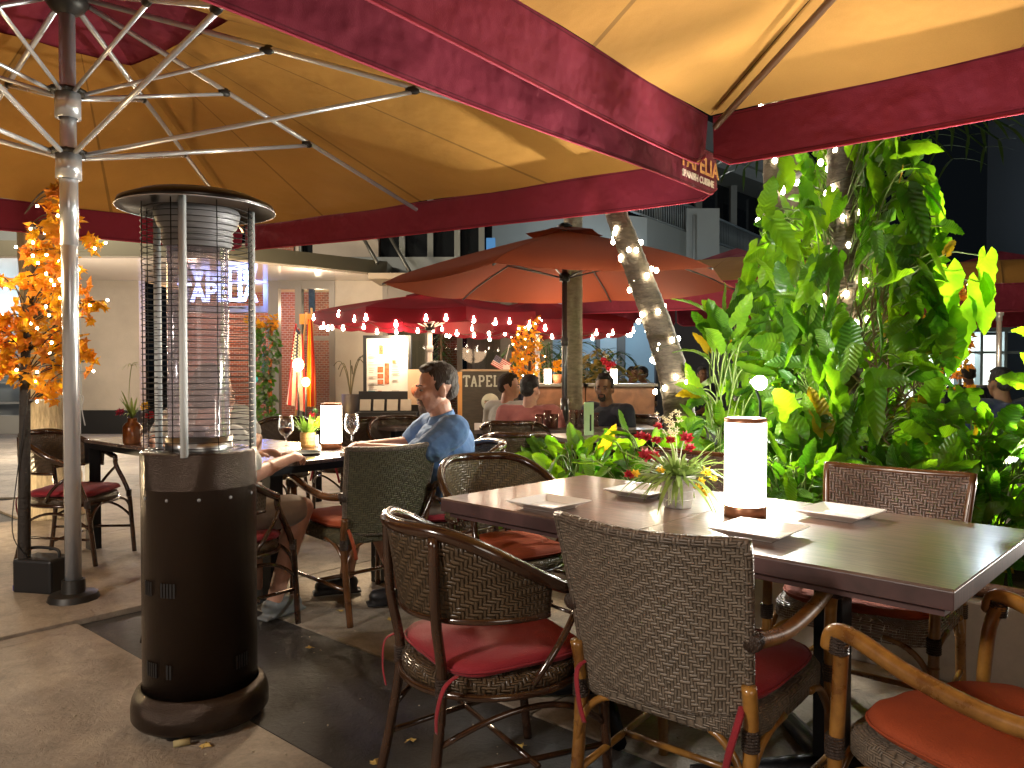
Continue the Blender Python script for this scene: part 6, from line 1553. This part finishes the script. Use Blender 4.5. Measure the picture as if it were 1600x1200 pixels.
# potted grass plants by the cream wall
for (px, lb) in ((548, 'spindly potted reed by the cream wall, left of the menu board'), ):
    p = at(px, 640, 13.2); t = thing('potted_plant', lb, 'plant', (p.x, p.y, 0)); g = G(); g.lathe([(0, 0), (.13, 0), (.16, .8), (.12, .8), (0, .7)], (0, 0, 0), 12); g.build('pot', mat('dark_pot', (.04, .03, .03), .5), t)
    g = G()
    for k in range(8):
        a = k*.8; g.tube(bez((0, 0, .7), (math.cos(a)*.1, 0, 1.6), (math.cos(a)*.3, .05, rs.uniform(1.1, 1.6)), 8), .008, 4)
    g.build('stems', mat('dry_stem', (.07, .06, .03), .6), t)
# far potted palms and bushes
rs = random.Random(13)
def frond_plant(label, px, py, Y, h, n, spread, m, potr=.25):
    p = at(px, py, Y); t = thing('potted_palm', label, 'plant', (p.x, p.y, 0)); g = G(); g.lathe([(0, 0), (potr*.8, 0), (potr, .5), (potr*.9, .5), (0, .45)], (0, 0, 0), 14); g.build('pot', mat('clay_pot', (.25, .13, .07), .8), t); g = G()
    for k in range(n):
        a = rs.uniform(0, 6.28); e = V(math.cos(a)*spread, math.sin(a)*spread, h*rs.uniform(.5, .9)); Q = bez((0, 0, .45), (e.x*.35, e.y*.35, h*1.05), e, 9)
        for j in range(2, 10):
            d = (Q[j]-Q[j-1]).normalized(); s = d.cross(V(0, 0, 1)).normalized()
            for w in (-1, 1): blade(g, Q[j], s*w+d*.8, .26*spread/.6, .012, .3, 3)
        g.tube(Q, .008, 4)
    g.build('fronds', m, t)
frond_plant('feathery palm in a pot behind the grey palm trunk', 862, 640, 11.0, 1.85, 16, .65, M_dgreen)
frond_plant('second feathery palm right of the grey trunk, against the blue wall', 925, 640, 11.5, 1.75, 14, .6, M_dgreen)
def round_bush(label, px, py, Y, r, h, n, m):
    p = at(px, py, Y); t = thing('shrub', label, 'bush', (p.x, p.y, 0)); g = G()
    for k in range(n):
        a, b = rs.uniform(0, 6.28), rs.uniform(-.4, 1.5); q = V(math.cos(a)*math.cos(b)*r, math.sin(a)*math.cos(b)*r*.7, h*.55+math.sin(b)*h*.45)*rs.uniform(.75, 1.05); blade(g, q, (math.cos(a), math.sin(a), rs.uniform(-.5, 1)), .13, .03, .3, 3)
    g.build('foliage', m, t); g = G(); g.tube([(0, 0, 0), (0, 0, h*.8)], .03, 5); g.build('stem', M_root, t)
M_olive = leafmat('variegated_leaf', (.22, .20, .05), (.3, .3, .04), .3)
round_bush('yellow-green variegated shrub in front of the blue-lit wall', 940, 640, 10.2, .62, 1.42, 520, M_olive)
round_bush('variegated shrub tucked behind the grey palm trunk', 895, 640, 10.4, .5, 1.3, 300, M_olive)
# wooden service counters with lamps and flowers
for (px, lb, w) in ((868, 'wooden service counter with a glowing lamp, left of the grey palm trunk', .62), (965, 'wooden service counter behind the bearded man in black', .75)):
    Y = 8.6; p = at(px, 650, Y); t = thing('service_counter', lb, 'counter', (p.x, p.y, 0)); zt = Z(603, Y)
    g = G(); g.box((0, 0, zt/2), (w, .45, zt)); g.build('cabinet', woodmat('copper_wood_%d' % px, (.30, .14, .07), .5), t, bevel=.01); g = G(); g.box((0, 0, zt+.014), (w+.06, .5, .028)); g.build('counter_top', mat('grey_top', (.20, .19, .16), .5), t)
    lx = X(855, Y)-p.x if px == 868 else X(957, Y)-p.x
    table_lamp('small far glowing lamp on the left wooden counter' if px == 868 else 'small far glowing lamp above the bearded man', (p.x+lx, p.y-.1), .17, .036, 'small far lamps on counters', M_shade2, zt+.029, False)
    fx = (X(871, Y) if px == 868 else X(951, Y))-p.x; f = thing('flower_pot', 'orange and yellow flowers in a terracotta pot on the left wooden counter' if px == 868 else 'red flower beside the small lamp above the bearded man', 'plant', (p.x+fx, p.y+.05, zt+.029))
    g = G(); g.lathe([(0, 0), (.04, 0), (.055, .1), (0, .1)], (0, 0, 0), 12); g.build('pot', mat('terracotta', (.50, .17, .07), .7), f); g = G(); rr2 = random.Random(px)
    for k in range(6): flower(g, (rr2.uniform(-.06, .06), rr2.uniform(-.03, .03), .14+rr2.uniform(0, .12)), .045, rr2, 8)
    g.build('blooms', M_maple if px == 868 else M_red, f)
lamp('counter_light', (X(870, 8.6), 8.0, 1.5), 10, (1, .72, .5), .1)
# far tables with glasses
def plain_table(label, px, py, Y, w, d, rz=TA):
    p = at(px, py, Y); t = thing('dining_table', label, 'table', (p.x, p.y, 0), rz); g = G(); g.box((0, 0, .745), (w, d, .03)); g.build('tabletop', mat('far_top', (.14, .11, .10), .3), t, bevel=.004)
    for (x, y) in ((1, 1), (1, -1), (-1, 1), (-1, -1)):
        g = G(); g.box((x*(w/2-.05), y*(d/2-.05), .365), (.06, .06, .73)); g.build('leg', M_iron, t)
    return p
plain_table('far dark table with drinking glasses before the salmon shirt man', 880, 640, 6.5, 1.5, .8, .05)
plain_table('bare pale-topped table behind the man in blue, toward the menu board', 600, 650, 7.0, 1.3, .75)
M_tumb = glassmat('tumbler_glass', (.93, .93, .93), .0, .4)
first = None; rs = random.Random(31)
for (px, lb) in ((843, 'clear tumbler nearest the salmon shirt, on the far table'), (856, 'second clear tumbler on the far table'), (866, 'tall clear glass left of the grey parasol pole'), (896, 'tumbler right of the grey parasol pole'), (905, 'dark drink in a tumbler before the bearded man'), (930, 'low glass by the bearded man and the green card')):
    p = at(px, 650, 6.3+rs.uniform(-.1, .2))
    g = G(); h = rs.uniform(.11, .16); g.lathe([(0, .004), (.03, .0), (.036, h), (.034, h), (.029, .008), (0, .008)], (0, 0, 0), 16); o = g.build('tumbler', M_tumb); o.location = (p.x, p.y, .761); tag(o, lb, 'glass', 'glasses on the far table')
# pale green card and slab sign in the bush
p = at(920, 660, 5.6); t = thing('table_card', 'pale green folded card standing above the bush, before the bearded man', 'card', (p.x, p.y, .76), R(25)); g = G(); g.box((0, 0, .12), (.08, .006, .24), (0, 0, 0)); g.build('card', mat('green_card', (.42, .60, .36), .6), t); g = G(); g.box((.012, -.0045, .09), (.012, .004, .12)); g.build('dark_slot', M_black, t)
g = G(); g.box((0, .05, -.02), (.5, .5, .03)); o = g.build('side_table_top', mat('far_top2', (.14, .11, .10), .3), t)
g = G(); g.tube([(0, .05, -.02), (0, .05, -.76)], .03, 8); g.build('column', M_iron, t)
# more tub chairs further off
for (px, Y, dx, dy, lb) in ((805, 6.2, .1, 1, 'dark tub chair under the salmon-shirted man'), (630, 6.3, .4, -.9, 'dark tub chair pulled out by the pale far table, below the leaflet rack'), (978, 6.5, -.7, -.7, 'dark tub chair under the bearded man in black'), (430, 6.2, -.2, -1, 'tub chair whose curved legs show under the long table by the lamp'), (545, 6.6, -.5, .8, 'tub chair half seen behind the wine glass and lamp')):
    p = at(px, 650, Y); chairB((p.x, p.y), face(dx, dy), lb)
# dark round planter shape and standing cafe board at the doorway
p = at(655, 640, 10.9); t = thing('display_board', 'small cream poster board with a dish picture beside the menu stand', 'poster', (p.x, p.y, 0)); g = G(); g.box((0, 0, .98), (.32, .03, .50)); g.build('panel', mat('cream_poster', (.60, .45, .30), .7), t); g = G(); g.lathe([(0, 0), (.11, 0), (.11, .004), (0, .004)], (0, 0, 0), 20); o = g.build('dish_print', M_pht, t); o.location = (0, -.017, .93); o.rotation_euler = (R(90), 0, 0); g = G(); g.tube([(0, .02, 0), (0, .02, .8)], .02, 6); g.build('leg', M_black, t)
# indoor wreath-like lights in the shop window
t = thing('window_tree', 'small lit fir seen through the shop glass behind the red parasol', 'tree', (X(690, 14.3), 14.3, 0)); g = G()
for k in range(420):
    z = rs.uniform(.5, 2.4); a = rs.uniform(0, 6.28); r = (2.5-z)*.17; blade(g, (math.cos(a)*r*.7, math.sin(a)*r*.4, z), (math.cos(a), math.sin(a)*.5, -.2), .14, .012, .3, 2)
g.build('crown', M_dgreen, t); g = G(); g.tube([(0, 0, 0), (0, 0, 2.4)], .025, 5); g.build('trunk', M_root, t)
# little leaves scattered on the ground
M_dry = mat('dry_leaf', (.50, .34, .09), .7); first = None
for i, (px, py, lb) in enumerate(((607, 967, 'curled yellow leaf on the pale slab between chair legs'), (485, 1013, 'thin dry leaf on the dark band beside the heater'), (645, 1156, 'dry ochre leaf on the dark band at the bottom of the picture'), (318, 1164, 'small curled leaf at the foot of the tower heater'), (585, 1195, 'dry leaf cut by the bottom border'), (535, 955, 'torn brown leaf near the long table legs'), (812, 1165, 'dry leaf by the cross base of the near table'))):
    p = gnd(px, py, .004); g = G(); maple(g, (0, 0, .004), (1, .3*i, .05), (0, 0, 1), .035); o = g.build('fallen_leaf', M_dry, solid=.001); o.location = p; o.rotation_euler = (.2, .1, i*1.7); tag(o, lb, 'leaf', 'leaves fallen on the paving')
# ------------------------------------------------------------------ grit and crumbs
rl = random.Random(77)
g = G()
for k in range(420):
    x = rl.uniform(-3.2, 2.2); y = rl.uniform(1.6, 6.2); s = rl.uniform(.002, .0065)
    g.ell((x, y, .002), (s, s*rl.uniform(.5, 1), s*.5), 5, 4, (0, 0, rl.uniform(0, 3)))
tag(g.build('grit', mat('pale_grit', (.38, .33, .25), .9, var=.6, vscale=40)), 'small stones and crumbs of litter strewn over the terrace paving', kind='stuff')
g = G(); c = kids(A0); 
for (x, y, s) in ((-.10, -.17, .006), (-.06, -.18, .008), (.0, -.19, .010), (.05, -.20, .007), (.07, -.12, .005), (-.15, -.10, .005)):
    g.ell((x, y, .508), (s, s*.7, s*.5), 6, 4)
o = g.build('crumbs', mat('orange_crumb', (.60, .22, .06), .8)); o.location = A0.location; o.rotation_euler = A0.rotation_euler; tag(o, 'orange crumbs scattered on the crimson cushion below the herringbone back', kind='stuff')
